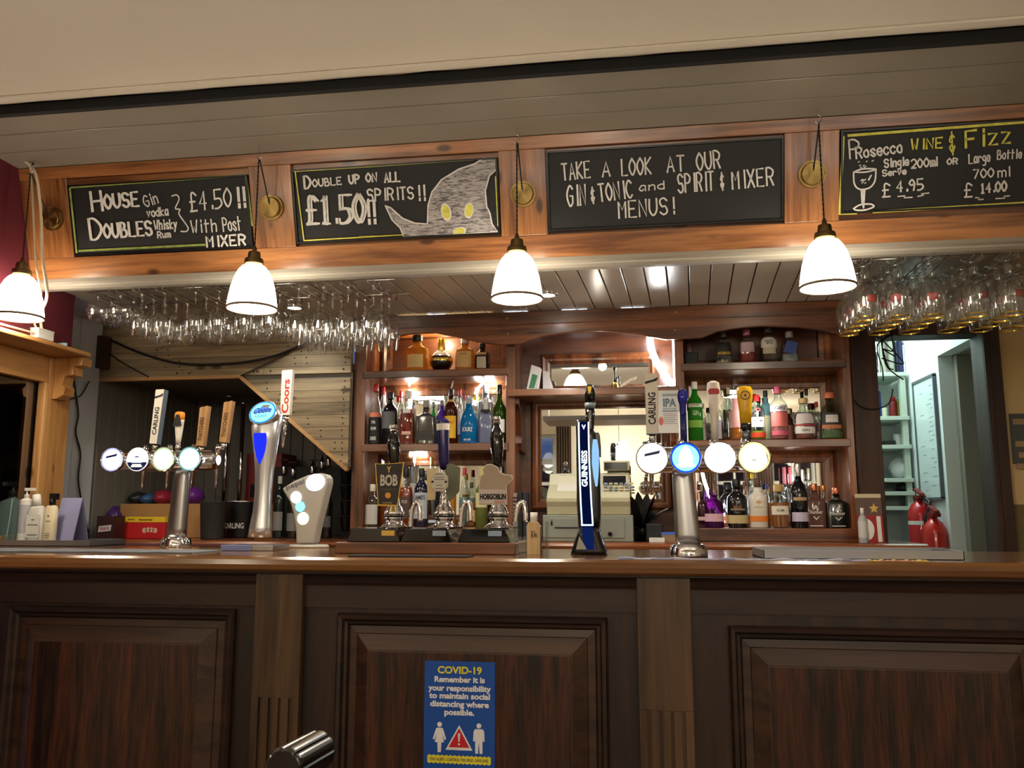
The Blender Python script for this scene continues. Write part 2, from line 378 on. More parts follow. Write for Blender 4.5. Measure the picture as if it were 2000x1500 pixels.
# cream doorway wall on the right, olive dado
DY = 3.95; dx0, dx1, dz = 1.10, 1.492, 2.005
struct(MB().box(1.563, DY, 1.262, 2.8, DY + .1, 2.12).build('wall_right', M('buff_paint', (206, 178, 128), .8)))
struct(MB().box(1.563, DY - .002, 0, 2.8, DY + .1, 1.262).build('wall_right', M('olive_paint', (112, 98, 58), .7)))
struct(MB().box(1.04, DY, 2.065, 1.57, DY + .1, 2.12).build('wall_right', M('buff_paint', (206, 178, 128), .8)))
mb = MB().box(dx1, DY - .03, 0, dx1 + .072, DY + .11, dz + .06).box(dx0 - .05, DY - .03, dz, dx1, DY + .11, dz + .06)
d = mb.build('door_1', DKW, bevel=.004); struct(d, 'dark wooden door frame open to the pale stock room', 'door frame')
MB().box(dx1 + .0, DY - .042, 0, dx1 + .022, DY - .029, dz + .02).build('door_stop', DKW, d, bevel=.003)
struct(MB().box(at(1670, 850, 3.80).x, 3.80, 0, at(1722, 850, 3.80).x, 4.06, 2.12).build('trim_15', DKW, bevel=.004))
# server side: room edges
struct(MB().box(2.75, -3.4, 0, 2.85, 3.95, 2.6).build('wall_right', CREAM))
struct(MB().box(-2.41, -3.4, 0, 2.8, -3.3, 2.6).build('wall_rear', CREAM)) if False else None
# rear wall of the room with dusk windows (only seen in the mirrors)
RY = -3.3; mb = MB(); wx = [(-1.75, -1.10), (.95, 1.45), (1.65, 2.2)]; edges = [-2.41] + [v for w in wx for v in w] + [2.8]
for i in range(0, len(edges), 2): mb.box(edges[i], RY - .1, 0, edges[i + 1], RY, 2.6)
for a, b in wx: mb.box(a, RY - .1, 0, b, RY, .95).box(a, RY - .1, 2.25, b, RY, 2.6)
struct(mb.build('wall_rear', CREAM))
WFR = M('window_white_paint', (214, 214, 206), .4)
for i, (a, b) in enumerate(wx):
    mb = MB().mitre(a, .95, b, 2.25, [(0, RY), (0, RY - .06), (.045, RY - .06), (.045, RY - .09)])
    mb.box(a, RY - .07, 1.58, b, RY - .04, 1.62).box((a + b) / 2 - .012, RY - .07, .95, (a + b) / 2 + .012, RY - .04, 2.25)
    w = struct(mb.build('window_%d' % (i + 1), WFR))
    MB().box(a + .03, RY - .062, .98, b - .03, RY - .058, 2.22).build('pane', glass('window_pane', (235, 240, 245), .05), w)
BRICK = M('dusk_brick', (120, 66, 52), .9)
t = MB().box(-6, -6.3, 0, 5, -6.1, 2.1).build('neighbouring_wall', BRICK); tag(t, 'brick wall across the yard outside the rear windows', 'wall', kind='structure')
CURT = M('brown_curtain', (92, 74, 60), .9)
for cx in (-.98, -1.87, .84, 1.55, 2.32):
    pts = [(cx - .1 + .2 * k / 24, -3.17 + .025 * sin(k * 1.6)) for k in range(25)]
    mb = MB().prism(pts + [(x, y - .008) for x, y in reversed(pts)], .25, 2.36, 'xy')
    tag(mb.build('curtain', CURT), 'brown curtain hanging beside the rear window', 'curtain', 'rear window curtains')

# ================================================================ BAR COUNTER
ZC = 1.101
mb = MB(); pr = [(2.41, ZC - .042), (2.402, ZC - .036), (2.398, ZC - .022), (2.402, ZC - .008), (2.412, ZC - .001), (2.43, ZC), (3.06, ZC), (3.06, ZC - .042)]
mb.prism(pr, -2.445, 2.6, 'yz'); ct = mb.build('countertop', TOPW); tag(ct, 'long polished wooden bar top with rounded front edge', 'counter')
BY = 2.46
bar = thing('bar_panelling', 'panelled dark mahogany bar front under the polished top', 'bar', (0, BY, 0))
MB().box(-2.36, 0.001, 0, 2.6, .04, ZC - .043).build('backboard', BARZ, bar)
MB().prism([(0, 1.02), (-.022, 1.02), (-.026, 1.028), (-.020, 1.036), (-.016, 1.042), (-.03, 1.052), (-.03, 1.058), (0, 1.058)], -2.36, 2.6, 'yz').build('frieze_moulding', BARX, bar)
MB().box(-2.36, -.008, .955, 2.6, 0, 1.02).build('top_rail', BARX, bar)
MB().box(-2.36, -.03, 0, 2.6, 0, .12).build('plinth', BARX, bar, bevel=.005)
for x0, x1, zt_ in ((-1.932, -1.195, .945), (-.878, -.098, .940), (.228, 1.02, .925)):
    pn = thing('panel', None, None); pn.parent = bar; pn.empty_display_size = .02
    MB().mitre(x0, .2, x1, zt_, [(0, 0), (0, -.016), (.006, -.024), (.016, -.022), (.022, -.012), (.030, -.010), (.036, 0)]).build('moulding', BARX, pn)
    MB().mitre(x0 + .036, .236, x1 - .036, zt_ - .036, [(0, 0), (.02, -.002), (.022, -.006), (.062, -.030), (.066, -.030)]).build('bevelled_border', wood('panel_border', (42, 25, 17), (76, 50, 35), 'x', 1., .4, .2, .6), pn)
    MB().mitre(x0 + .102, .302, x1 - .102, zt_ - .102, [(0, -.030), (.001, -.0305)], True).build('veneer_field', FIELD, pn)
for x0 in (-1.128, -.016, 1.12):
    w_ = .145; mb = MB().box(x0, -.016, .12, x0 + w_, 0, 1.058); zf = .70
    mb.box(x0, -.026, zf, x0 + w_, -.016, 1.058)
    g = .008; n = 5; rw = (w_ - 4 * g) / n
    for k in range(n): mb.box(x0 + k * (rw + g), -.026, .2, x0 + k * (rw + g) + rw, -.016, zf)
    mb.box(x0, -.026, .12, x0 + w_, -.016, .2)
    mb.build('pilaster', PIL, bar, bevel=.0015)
# ---------------------------------------------------------------- notice on the bar front
p = at(830, 1290, 2.428); p2 = at(967, 1290, 2.428); cx = (p.x + p2.x) / 2; pw = p2.x - p.x
no = thing('safety_notice', 'blue paper distancing notice with red warning triangle on the bar front', 'notice', (cx, 2.4285, 0))
z1 = p.z; z0 = .522
BLUE = M('notice_blue', (24, 84, 178), .45)
MB().box(-pw / 2, -.001, z0, pw / 2, 0, z1).build('sheet', BLUE, no)
def NZ(py): return at(898, py, 2.428).z
YEL = M('notice_yellow', (240, 230, 60), .6); WH = M('notice_white', (240, 242, 250), .6); NR = M('notice_red', (206, 34, 48), .6)
k = pw / 137
txt('COVID-19', no, YEL, (0, -.0018, NZ(1309)), w=86 * k, h=14 * k, bold=.03)
for s_, py, wpx in (('Remember it is', 1329, 98), ('your responsibility', 1346, 122), ('to maintain social', 1361, 118), ('distancing where', 1377, 114), ('possible.', 1393, 58)):
    ds = any(c in 'gjpqy' for c in s_); txt(s_, no, WH, (0, -.0018, NZ(py) + (0 if ds else 1.6 * k)), w=wpx * k, h=(14.4 if ds else 11.2) * k, bold=.04)
def fig(cx, woman):
    z = NZ(1440); mb = MB()
    def P(pts): mb.prism([(cx + a * k, z + b * k) for a, b in pts], -.0012, -.0018)
    P(disc_poly(0, 22, 4.6, 4.6, 16))
    if woman:
        P([(-5, 16), (5, 16), (7, 14), (13, -4), (10, -6), (5, 6), (9, -10), (4, -10), (3, -28), (-3, -28), (-4, -10), (-9, -10), (-5, 6), (-10, -6), (-13, -4), (-7, 14)])
    else:
        P([(-7, 16), (7, 16), (10, 12), (11, -6), (7.5, -6), (7, 8), (7, -28), (1.5, -28), (0, -6), (-1.5, -28), (-7, -28), (-7, 8), (-7.5, -6), (-11, -6), (-10, 12)])
    mb.build('pictogram', WH, no)
fig(-38 * k, True); fig(38 * k, False)
zt_ = NZ(1442); T = lambda r: [(-r * k, zt_ - r * .82 * k), (r * k, zt_ - r * .82 * k), (0, zt_ + r * .92 * k)]
flat(T(26), -.0012, 'triangle_edge', WH, no, .0004); flat(T(20), -.0016, 'warning_triangle', NR, no, .0004)
flat([(-2.2 * k, zt_ + 9 * k), (2.2 * k, zt_ + 9 * k), (1.2 * k, zt_ - 6 * k), (-1.2 * k, zt_ - 6 * k)], -.0021, 'mark', WH, no, .0003); flat(disc_poly(0, zt_ - 10.5 * k, 2 * k, n=12), -.0021, 'mark', WH, no, .0003)
nn = 30; zz = NZ(1484); e = [(-61 * k + 122 * k * i / nn, zz + (7 + (1.2 if i % 2 else -1.2)) * k) for i in range(nn + 1)]
flat(e + [(x, 2 * zz - z - 1e-4) for x, z in reversed(e)], -.0012, 'banner', YEL, no, .0004)
txt('STAY ALERT - CONTROL THE VIRUS - SAVE LIVES', no, M('notice_ink', (20, 40, 90), .6), (0, -.0019, zz), w=112 * k, h=5.5 * k, bold=.02)

# ================================================================ CHALKBOARDS
GL = {'A': '022842 1434', 'B': '0208 ~0828372505 ~053544433202', 'C': '~472806042243', 'D': '0208 ~082846442202', 'E': '48080242 0535', 'F': '480802 0535', 'G': '~472806042243 434525',
 'H': '0208 4248 0545', 'I': '2228', 'K': '0208 480542', 'L': '080242', 'M': '0208254842', 'N': '02084248', 'O': '~28060422444628', 'P': '0208 ~082847463505', 'R': '0208 ~082847463505 2542', 'S': '~4728071535432203',
 'T': '0848 2822', 'U': '~0804224448', 'V': '082248', 'W': '0812253248', 'X': '0248 0842', 'Y': '082548 2522', 'Z': '08480242', '£': '~4728171302 0242 0535', '0': '~28060422444628', '1': '172822 1232', '2': '~0728474502 0242', '4': '32380444', '5': '480805 ~053544432202',
 '7': '084812', '9': '~462806254632', '!': '2824 2322', '.': '2223', '&': '~3728162514132234 2921', 'a': '~361604031223 3632', 'b': '0208 ~052635332203', 'c': '~352605032233', 'd': '~352605032233 3832', 'e': '~0434352605032233', 'g': '~35260504133334 ~36312000',
 'h': '0208 ~05263532', 'i': '1612 1718', 'k': '0208 360432', 'l': '1812', 'm': '0602 ~05162522 ~25364542', 'n': '0602 ~05263532', 'o': '~26050322333526', 'p': '0600 ~052635332203', 'r': '0602 ~052635', 's': '~352605332203', 't': '1812 0636', 'u': '~0603122333 3632',
 'v': '061236', 'w': '0612254346', 'y': '0613 3600', 'z': '06360232', 'x': '0632 3602', '}': '~0818252535252213'}
ADV = {'i': 2.6, 'l': 2.6, '!': 3.2, '.': 3.2, ' ': 3.4, '1': 4.6, 'I': 3.4}
def ribbon(mb, pts, w, y=-.0012):
    """flat chalk line of width w through pts (x, z)"""
    P = [Vector(p) for p in pts]; n = len(P); L_ = []; R_ = []
    for i, p in enumerate(P):
        t = (P[min(i + 1, n - 1)] - P[max(i - 1, 0)]); t = t.normalized() if t.length > 1e-9 else Vector((1, 0)); nrm = Vector((-t.y, t.x)) * w * .5
        e = t * (w * .35 if i == n - 1 else -w * .35 if i == 0 else 0); L_.append(p + nrm + e); R_.append(p - nrm + e)
    vs = [(q.x, y, q.y) for q in L_] + [(q.x, y, q.y) for q in R_]; mb.add(vs, [(i, i + 1, n + i + 1, n + i) for i in range(n - 1)])
def word(mb, s, a, b, hpx, wpx, slant=0., dbl=0.):
    """hand lettering between two baseline pixels surveyed on the board"""
    A, B = Vector(fpx(*a, off=.012)), Vector(fpx(*b, off=.012)); H = (Vector(fpx(a[0], a[1] - hpx, off=.012)) - A).length; w = wpx * H / hpx
    tot = sum(ADV.get(c, 5.2 if not c.islower() else 4.3) for c in s) - 1.2; u = (B - A); kx = u.length / tot; u.normalize(); v = Vector((-u.y, u.x)); ky = H / 6; x = 0.
    for c in s:
        for st in GL.get(c, '').split():
            sm = st[0] == '~'; st = st.lstrip('~')
            pts = [A + u * ((x + int(st[i]) * .88 + slant * (int(st[i + 1]) - 2)) * kx + random.uniform(-.06, .06) * kx) + v * ((int(st[i + 1]) - 2) * ky + random.uniform(-.08, .08) * ky) for i in range(0, len(st), 2)]
            if sm: pts = smooth_path(pts, 5)
            ribbon(mb, pts, w)
            if dbl: ribbon(mb, [p + u * dbl * w for p in pts], w * .7, -.00125)
        x += ADV.get(c, 5.2 if not c.islower() else 4.3)
def line(mb, pts, wpx, smooth=False):
    p = [Vector(fpx(*q, off=.012)) for q in pts]; ribbon(mb, smooth_path(p, 6) if smooth else p, wpx * .0017)
def board(key, label, frame=True):
    x0, z0, x1, z1 = BR[key]; b = ftag(thing('chalkboard', label, 'chalkboard'))
    MB().box(x0, -.008, z0, x1, .012, z1).build('slate', SLATE, b)
    MB().mitre(x0, z0, x1, z1, [(0, -.008), (0, -.014), (.006, -.014), (.008, -.008)]).build('frame', BLK, b)
    return b
def put(mb, name, mat, b, y=-.011):
    mb.v = [(x, y - .0014 + q, z) for x, q, z in mb.v]; return mb.build(name, mat, b)
b1 = board('house', 'chalkboard of house doubles at four pounds fifty, furthest left')
m = MB()
word(m, 'H', (181, 413), (203, 411), 38, 4.4, 0, .5); word(m, 'OUSE', (206, 408), (272, 402), 27, 4.4, 0, .5); word(m, 'D', (178, 468), (202, 466), 40, 4.4, 0, .5); word(m, 'OUBLES', (205, 465), (298, 459), 27, 4.2, 0, .5)
word(m, 'Gin', (285, 405), (311, 396), 22, 2.6); word(m, 'vodka', (289, 424), (330, 420), 16, 2.8); word(m, 'Whisky', (303, 449), (347, 446), 18, 2.8); word(m, 'Rum', (309, 465), (333, 463), 12, 2.6)
word(m, '£4.50', (373, 413), (454, 403), 36, 3.6, .1); word(m, '!!', (462, 405), (480, 404), 38, 6)
word(m, 'With', (375, 455), (425, 452), 24, 2.8); word(m, 'Post', (437, 452), (472, 449), 26, 2.8); word(m, 'MIXER', (405, 482), (481, 478), 20, 4)
line(m, [(336, 383), (346, 381), (350, 390), (343, 407), (352, 409), (350, 418), (363, 437), (368, 446), (364, 452), (354, 452)], 2.8, True)
put(m, 'chalk_lettering', CHALK, b1)
m = MB()
for q in ([(137, 368), (150, 493)], [(140, 366), (478, 342)], [(155, 490), (400, 478)], [(481, 345), (493, 440)]): line(m, q, 4.5)
put(m, 'chalk_border', GCHALK, b1)
b2 = board('double', 'chalkboard of doubled spirits with a grey chalk drawing, yellow spots')
m = MB()
word(m, 'D', (595, 368), (608, 367), 23, 3.6, 0, .5); word(m, 'OUBLE', (612, 365), (668, 360), 14, 3.2); word(m, 'UP', (683, 359), (703, 357), 16, 4); word(m, 'ON', (716, 355), (737, 354), 16, 4); word(m, 'ALL', (752, 356), (782, 354), 18, 4)
word(m, 'SPIRITS', (719, 393), (809, 388), 23, 3.4); word(m, '!!', (815, 392), (831, 391), 29, 4)
word(m, '£1.50', (601, 438), (712, 434), 54, 5.5, 0, 1.1); word(m, '!!', (716, 437), (734, 436), 44, 6)
put(m, 'chalk_lettering', CHALK, b2)
Z2 = lambda pts: [(480 + x / 3.846, 250 + y / 3.846) for x, y in pts]
out = Z2([(1050, 585), (1090, 600), (1180, 680), (1270, 715), (1365, 720), (1370, 580), (1400, 480), (1470, 390), (1600, 310), (1720, 270), (1785, 228), (1880, 228), (1885, 310), (1830, 360), (1800, 470), (1810, 590), (1835, 640), (1850, 720), (1895, 778), (1600, 800), (1190, 825), (1160, 750), (1100, 690)])
pp = [fpx(*q, off=.012) for q in out]
def scribble(name):
    m = bpy.data.materials.new(name); m.use_nodes = True; n = m.node_tree.nodes; L = m.node_tree.links; b = n['Principled BSDF']; b.inputs['Roughness'].default_value = .9
    tc = n.new('ShaderNodeTexCoord'); mp = n.new('ShaderNodeMapping'); mp.inputs['Rotation'].default_value = (0, .6, 0); mp.inputs['Scale'].default_value = (30, 30, 160)
    nz = n.new('ShaderNodeTexNoise'); nz.inputs['Scale'].default_value = 1; nz.inputs['Detail'].default_value = 3; nz.inputs['Distortion'].default_value = 1.2
    cr = n.new('ShaderNodeValToRGB'); cr.color_ramp.elements[0].position = .36; cr.color_ramp.elements[1].position = .56; cr.color_ramp.elements[0].color = lin((88, 86, 88)); cr.color_ramp.elements[1].color = lin((178, 172, 172))
    L.new(tc.outputs['Object'], mp.inputs[0]); L.new(mp.outputs[0], nz.inputs['Vector']); L.new(nz.outputs[0], cr.inputs[0]); L.new(cr.outputs[0], b.inputs['Base Color']); return m
flat(pp, -.0108, 'chalk_drawing', scribble('chalk_scribble'), b2, .0004)
m = MB(); line(m, out + out[:1], 3); put(m, 'chalk_outline', CHALK, b2)
for cx_, cy_, rx, ry, tl in ((1505, 632, 30, 55, -.25), (1676, 620, 28, 48, .1), (1605, 777, 40, 26, -.2)):
    for nm_, mt_, g, y in (('chalk_ring', CHALK, 1.25, -.0118), ('chalk_spot', YCHALK, 1., -.0124)):
        flat([fpx(*q, off=.012) for q in Z2(disc_poly(cx_, cy_, rx * g, ry * g, 20, 0, tl))], y, nm_, mt_, b2, .0003)
m = MB()
for q in ([(577, 336), (594, 470)], [(575, 335), (925, 312)], [(594, 470), (785, 459)], [(968, 345), (973, 441)], [(702, 463), (783, 459)]): line(m, q, 2.6)
put(m, 'chalk_border', YCHALK, b2)
b3 = board('look', 'chalkboard inviting a look at the menus, plain white lettering')
m = MB(); X3 = lambda x, y: (980 + x / 3.448, 200 + y / 3.448)
def w3(s, x0, y0, x1, y1, h, w=3.4): word(m, s, X3(x0, y0), X3(x1, y1), h, w)
w3('TAKE', 410, 525, 600, 505, 32); w3('A', 680, 500, 735, 497, 28); w3('LOOK', 810, 495, 1010, 480, 32); w3('AT', 1115, 470, 1235, 460, 30); w3('OUR', 1318, 460, 1475, 440, 34)
w3('GIN', 445, 700, 570, 692, 40); w3('&', 600, 670, 640, 665, 24, 3); w3('TONIC', 660, 670, 885, 640, 34); w3('and', 930, 598, 1100, 582, 15, 2.6); w3('SPIRIT', 1190, 610, 1430, 590, 36); w3('&', 1470, 580, 1510, 575, 26, 3); w3('MIXER', 1555, 585, 1835, 555, 34)
w3('MENUS!', 790, 780, 1165, 750, 32)
put(m, 'chalk_lettering', CHALK, b3)
b4 = board('fizz', 'chalkboard of wine and fizz prices with a drawn wine glass')
X4 = lambda x, y: (1500 + x / 4, 150 + y / 4)
m = MB(); m2 = MB()
def w4(mm, s, x0, y0, x1, y1, h, w=3.2): word(mm, s, X4(x0, y0), X4(x1, y1), h, w)
w4(m, 'P', 640, 640, 720, 630, 36, 3.4); w4(m, 'Rosecco', 690, 640, 1050, 590, 22, 3.6); w4(m2, 'WINE', 1120, 570, 1365, 555, 20, 3.6); w4(m2, '&', 1405, 595, 1490, 583, 34, 3); w4(m2, 'Fizz', 1545, 555, 1900, 515, 32, 5)
w4(m, 'Single', 910, 710, 1100, 690, 16, 3.2); w4(m, '200ml', 1120, 715, 1325, 695, 17, 3.2); w4(m, 'Serve', 895, 778, 1080, 760, 12, 2.8); w4(m, 'OR', 1400, 685, 1480, 680, 11, 3); w4(m, 'Large', 1570, 680, 1735, 660, 18, 2.8); w4(m, 'Bottle', 1790, 645, 1980, 635, 17, 2.6)
w4(m, '700', 1605, 795, 1765, 780, 17, 3); w4(m, 'ml', 1795, 785, 1895, 775, 18, 2.8); w4(m, '£', 895, 940, 960, 935, 26, 3.2); w4(m, '4.95', 1005, 900, 1215, 880, 21, 3.4); w4(m, '£', 1535, 940, 1600, 935, 26, 3.2); w4(m, '14.00', 1660, 910, 1865, 890, 19, 3.8)
for q in ([(1015, 935), (1070, 930), (1060, 945), (1125, 942)], [(1170, 935), (1215, 925), (1195, 915), (1255, 908)], [(1620, 945), (1650, 945), (1640, 960), (1680, 957)], [(1780, 952), (1850, 948), (1840, 935), (1885, 930)]): line(m, [X4(*p_) for p_ in q], 2.4)
for q in ([(668, 745), (672, 830), (700, 872), (745, 880), (800, 862), (835, 810), (842, 722)], [(668, 745), (740, 720), (842, 722), (760, 745), (668, 745)], [(728, 885), (735, 1000)], [(755, 885), (745, 1025)], [(742, 885), (742, 1010)], [(668, 1030), (720, 1000), (800, 995), (825, 1015), (760, 1040), (690, 1042), (668, 1030)], [(785, 805), (805, 770)]): line(m, [X4(*p_) for p_ in q], 3, True)
for i in range(16):
    x, y = (random.uniform(690, 840), random.uniform(650, 715)) if i < 9 else (random.uniform(705, 760), random.uniform(800, 855)); line(m, [X4(x, y), X4(x + 9, y - 6)], 2)
put(m, 'chalk_lettering', CHALK, b4); put(m2, 'yellow_lettering', YCHALK, b4)
m = MB()
for q in ([(1647, 268), (1640, 417)], [(1657, 265), (2075, 233)], [(1640, 417), (1672, 416)], [(1706, 414), (1990, 397), (2070, 390)]): line(m, q, 5)
put(m, 'chalk_border', YCHALK, b4)

# ================================================================ PENDANT LAMPS, CORDS, BRASS ROSES
SHADE = emis('opal_glass_lit', (255, 240, 214), 17.)
HX = [(-2.20, 'pendant lamp with white opal shade beside the maroon wall, leftmost'), (-1.309, 'pendant lamp with white opal shade overlapping the house doubles chalkboard'), (-.387, 'pendant lamp with white opal shade between the two middle chalkboards'), (.592, 'pendant lamp with white opal shade by the wine and fizz chalkboard')]
roses = [(103, 427), (531, 405), (1022, 379), (1586, 340)]
rl = ['brass ceiling rose on the fascia by white cables, leftmost', 'brass ceiling rose between the house doubles and doubled spirits chalkboards', 'brass ceiling rose left of the gin menus chalkboard', 'brass ceiling rose left of the wine and fizz chalkboard']
for (hx, lab), rp, rlab in zip(HX, roses, rl):
    hy = 2.70; u_, v_ = fpx(*rp, off=.012)
    r_ = ftag(thing('ceiling_rose', rlab, 'ceiling rose', group='brass roses on the fascia'))
    MB().lathe([(.045, 0), (.045, .008), (.0375, .008), (.0365, .020), (.035, .022), (.003, .0225)], 40, M4=Matrix.Translation((u_, -.012, v_)) @ Matrix.Rotation(pi / 2, 4, 'X')).build('cover', BRASS, r_)
    mb = MB()
    for a in (-.0385, .0385): mb.lathe([(.003, 0), (.003, .004), (.001, .005)], 8, M4=Matrix.Translation((u_ + a, -.022, v_)) @ Matrix.Rotation(pi / 2, 4, 'X'))
    mb.build('screw', BRASS, r_)
    L = thing('pendant_lamp', lab, 'lamp', (hx, hy, 1.92), group='opal pendant lamps over the bar')
    hk = [(0, 0, .60), (0, 0, .575), (.006, 0, .568), (.009, 0, .558), (.005, 0, .547), (-.004, 0, .545), (-.009, 0, .552)]
    MB().tube(smooth_path(hk, 4), .0018, 6).build('hook', CHROME, L)
    R0 = FM @ Vector((u_, -.03, v_)) - Vector((hx, hy, 1.92))
    mb = MB(); n = 70
    def twist(a, b, sag=0):
        a, b = Vector(a), Vector(b)
        for ph in (0, pi):
            mb.tube([a.lerp(b, i / n) + Vector((.0016 * cos(i * .9 + ph), .0016 * sin(i * .9 + ph), -sag * 4 * (i / n) * (1 - i / n))) for i in range(n + 1)], .0016, 5)
    twist((0, 0, .548), (0, 0, .222)); twist((.002, 0, .548), R0)
    mb.build('cord', CABLE, L)
    MB().lathe([(.004, .225), (.007, .218), (.009, .205), (.020, .203), (.022, .190), (.022, .180), (.031, .178), (.033, .170), (.033, .160), (.030, .157), (.026, .150), (.026, .148)], 24).build('lamp_cap', DBRASS, L)
    pr_ = [(.026, .158), (.040, .150), (.052, .135), (.064, .110), (.074, .075), (.081, .035), (.085, .004), (.083, .004), (.079, .035), (.072, .075), (.062, .108), (.050, .131), (.038, .146), (.024, .152)]
    MB().lathe(pr_, 40, cap=False).build('lamp_shade', SHADE, L)
    MB().lathe([(.0855, .008), (.0875, .006), (.0875, .001), (.0855, -.001), (.0825, .0), (.0825, .003)], 40, cap=False).build('rim', M('shade_rim', (120, 104, 84), .4), L)
    MB().lathe([(.012, .13), (.014, .11), (.026, .085), (.030, .065), (.024, .045), (.008, .036)], 16).build('bulb', emis('lit_bulb', (255, 240, 214), 14.), L)
    light('pendant_light', 'POINT', (hx, hy, 1.955), 13, (1, .88, .70), .035)
# unseen pendants added behind the viewer to carry the room's fill light
for lx, ly in FILL_LAMPS:
    L = thing('fill_lamp', 'white opal pendant lamp added behind the viewer as room fill', 'lamp', (lx, ly, 1.90), group='added fill lamps of the room')
    MB().lathe([(.10, 0), (.096, .05), (.08, .11), (.05, .16), (.024, .18)], 24, cap=False).build('lamp_shade', emis('fill_shade_lit', (255, 236, 206), 4.), L)
    MB().cyl((0, 0, .18), (0, 0, .65), .003).build('cord', CABLE, L); MB().cyl((0, 0, .17), (0, 0, .2), .026).build('lamp_cap', DBRASS, L)
# recessed downlights in the low ceiling
for px, py, lab in ((1070, 575, 'small recessed downlight right of the middle pendant lamp'), (575, 600, 'small recessed downlight above the hanging wine glasses'), (1640, 600, 'small recessed downlight above the beer goblets')):
    q_ = az(px, py, 2.12); dl = thing('downlight', lab, 'light', (q_.x, q_.y, 2.12), group='downlights in the low ceiling')
    MB().lathe([(.042, 0), (.042, -.004), (.030, -.006), (.028, .004)], 24, cap=False).build('bezel', CHROME, dl)
    MB().lathe([(.028, -.0035), (.001, -.0045)], 20).build('lens', emis('downlight_lit', (244, 250, 255), 30.), dl)
    light('downlight_light', 'SPOT', (q_.x, q_.y, 2.108), 10, (.95, .98, 1), .03, spot=radians(130))
# ================================================================ PLANK BULKHEAD OVER THE ALCOVE
def island(m, amt=.35):
    """every loose plank of the mesh gets its own tone"""
    n = m.node_tree.nodes; L = m.node_tree.links; b = n['Principled BSDF']; src = b.inputs['Base Color'].links[0].from_socket
    g = n.new('ShaderNodeNewGeometry'); mr = n.new('ShaderNodeMapRange'); mr.inputs[3].default_value = 1 - amt; mr.inputs[4].default_value = 1 + amt * .3
    mx = n.new('ShaderNodeMix'); mx.data_type = 'RGBA'; mx.blend_type = 'MULTIPLY'; mx.inputs[0].default_value = 1
    L.new(g.outputs['Random Per Island'], mr.inputs[0]); L.new(src, mx.inputs[6]); L.new(mr.outputs[0], mx.inputs[7]); L.new(mx.outputs[2], b.inputs['Base Color']); return m
island(PALLET)
PLY = 3.70
mb = MB(); nails = MB(); zt_ = 2.12; rows = 13; ph = .0565
for r_ in range(rows):
    z1 = zt_ - r_ * ph; z0 = z1 - ph + .0015
    def left(z): return -2.60 if z > 1.862 else -1.834 + (1.863 - z) / (1.863 - 1.424) * .535
    if z0 < 1.43: z0 = 1.43
    a0, a1 = left(z1), left(z0); x = a0; first = True
    if z1 > 1.862 > z0: z0 = 1.862
    while x < -1.30:
        L_ = random.uniform(.35, .8); x2 = min(x + L_, -1.30)
        if -1.30 - x2 < .12: x2 = -1.30
        mb.prism([(x + (a1 - a0 if first and z1 <= 1.863 else 0), z0), (x2 - .001, z0), (x2 - .001, z1), (x, z1)], PLY, PLY + .016 + random.uniform(0, .003))
        for xx in (x + .03 + (a1 - a0 if first else 0), x2 - .03):
            for zz in (z0 + .014, z1 - .014): nails.prism(disc_poly(xx + random.uniform(-.006, .006), zz, .004, n=8), PLY, PLY - .0006)
        x = x2; first = False
w = struct(mb.build('wall_planked', PALLET)); nails.build('nail_holes', M('nail_hole', (52, 40, 28), .9), w)['kind'] = 'stuff'
struct(MB().box(-2.60, PLY + .018, 1.866, -1.30, PLY + .03, 2.12).prism([(-1.834, 1.866), (-1.297, 1.43), (-1.297, 1.866)], PLY + .018, PLY + .03).build('wall_planked', DARKG))
d_ = Vector((-1.299 + 1.834, 1.424 - 1.863)).normalized(); nrm = Vector((d_.y, -d_.x)) * .016
a_, b_ = Vector((-1.834, 1.863)), Vector((-1.299, 1.424))
struct(MB().prism([tuple(a_), tuple(b_), tuple(b_ + nrm), tuple(a_ + nrm)], PLY - .004, PLY + .03).box(-2.60, PLY - .003, 1.848, -1.83, PLY + .03, 1.864).build('trim_16', wood('pale_batten', (168, 124, 72), (206, 162, 104), 'x', 1., .6, 0)))
struct(MB().box(-2.60, PLY - .06, 1.905, -2.50, PLY, 2.06).build('trim_17', DKWX))

# ================================================================ PINE SCREEN AT THE LEFT END
PX = -2.45
ps = thing('pine_screen', 'honey pine glazed screen with projecting cornice at the left end of the bar', 'screen', (PX, 0, 0))
MB().box(-.05, 3.205, 1.1015, .012, 3.345, 1.875).build('post', YPINE, ps, bevel=.004)
MB().box(-.05, 1.6, 1.765, .006, 3.205, 1.875).build('top_rail', YPINEY, ps, bevel=.004)
MB().box(-.05, 1.6, 1.1015, .006, 3.205, 1.14).build('sill_rail', YPINEY, ps, bevel=.004)
MB().box(-.02, 3.18, 1.14, .016, 3.205, 1.765).build('glazing_bead', YPINE, ps, bevel=.005)
MB().box(-.07, 1.6, 1.875, .175, 3.235, 1.893).build('cornice', YPINEY, ps, bevel=.004)
cp_ = [(0, 1.875), (.075, 1.875), (.072, 1.84), (.05, 1.835), (.052, 1.80), (.03, 1.795), (.025, 1.76), (.034, 1.745), (.03, 1.715), (.012, 1.70), (0, 1.70)]
MB().prism([(x * 1.75 + .012, z) for x, z in cp_], 3.225, 3.29).build('corbel', YPINE, ps, bevel=.002)
MB().box(-.035, 1.6, 1.14, -.028, 3.19, 1.765).build('glass_pane', glass('screen_glass', (150, 132, 116), .2, .03), ps)
MB().box(-.06, 1.6, 1.10, -.055, 3.205, 1.875).build('dark_backing', wood('screen_backing', (44, 20, 12), (98, 48, 26), 'z', 1, .4), ps)
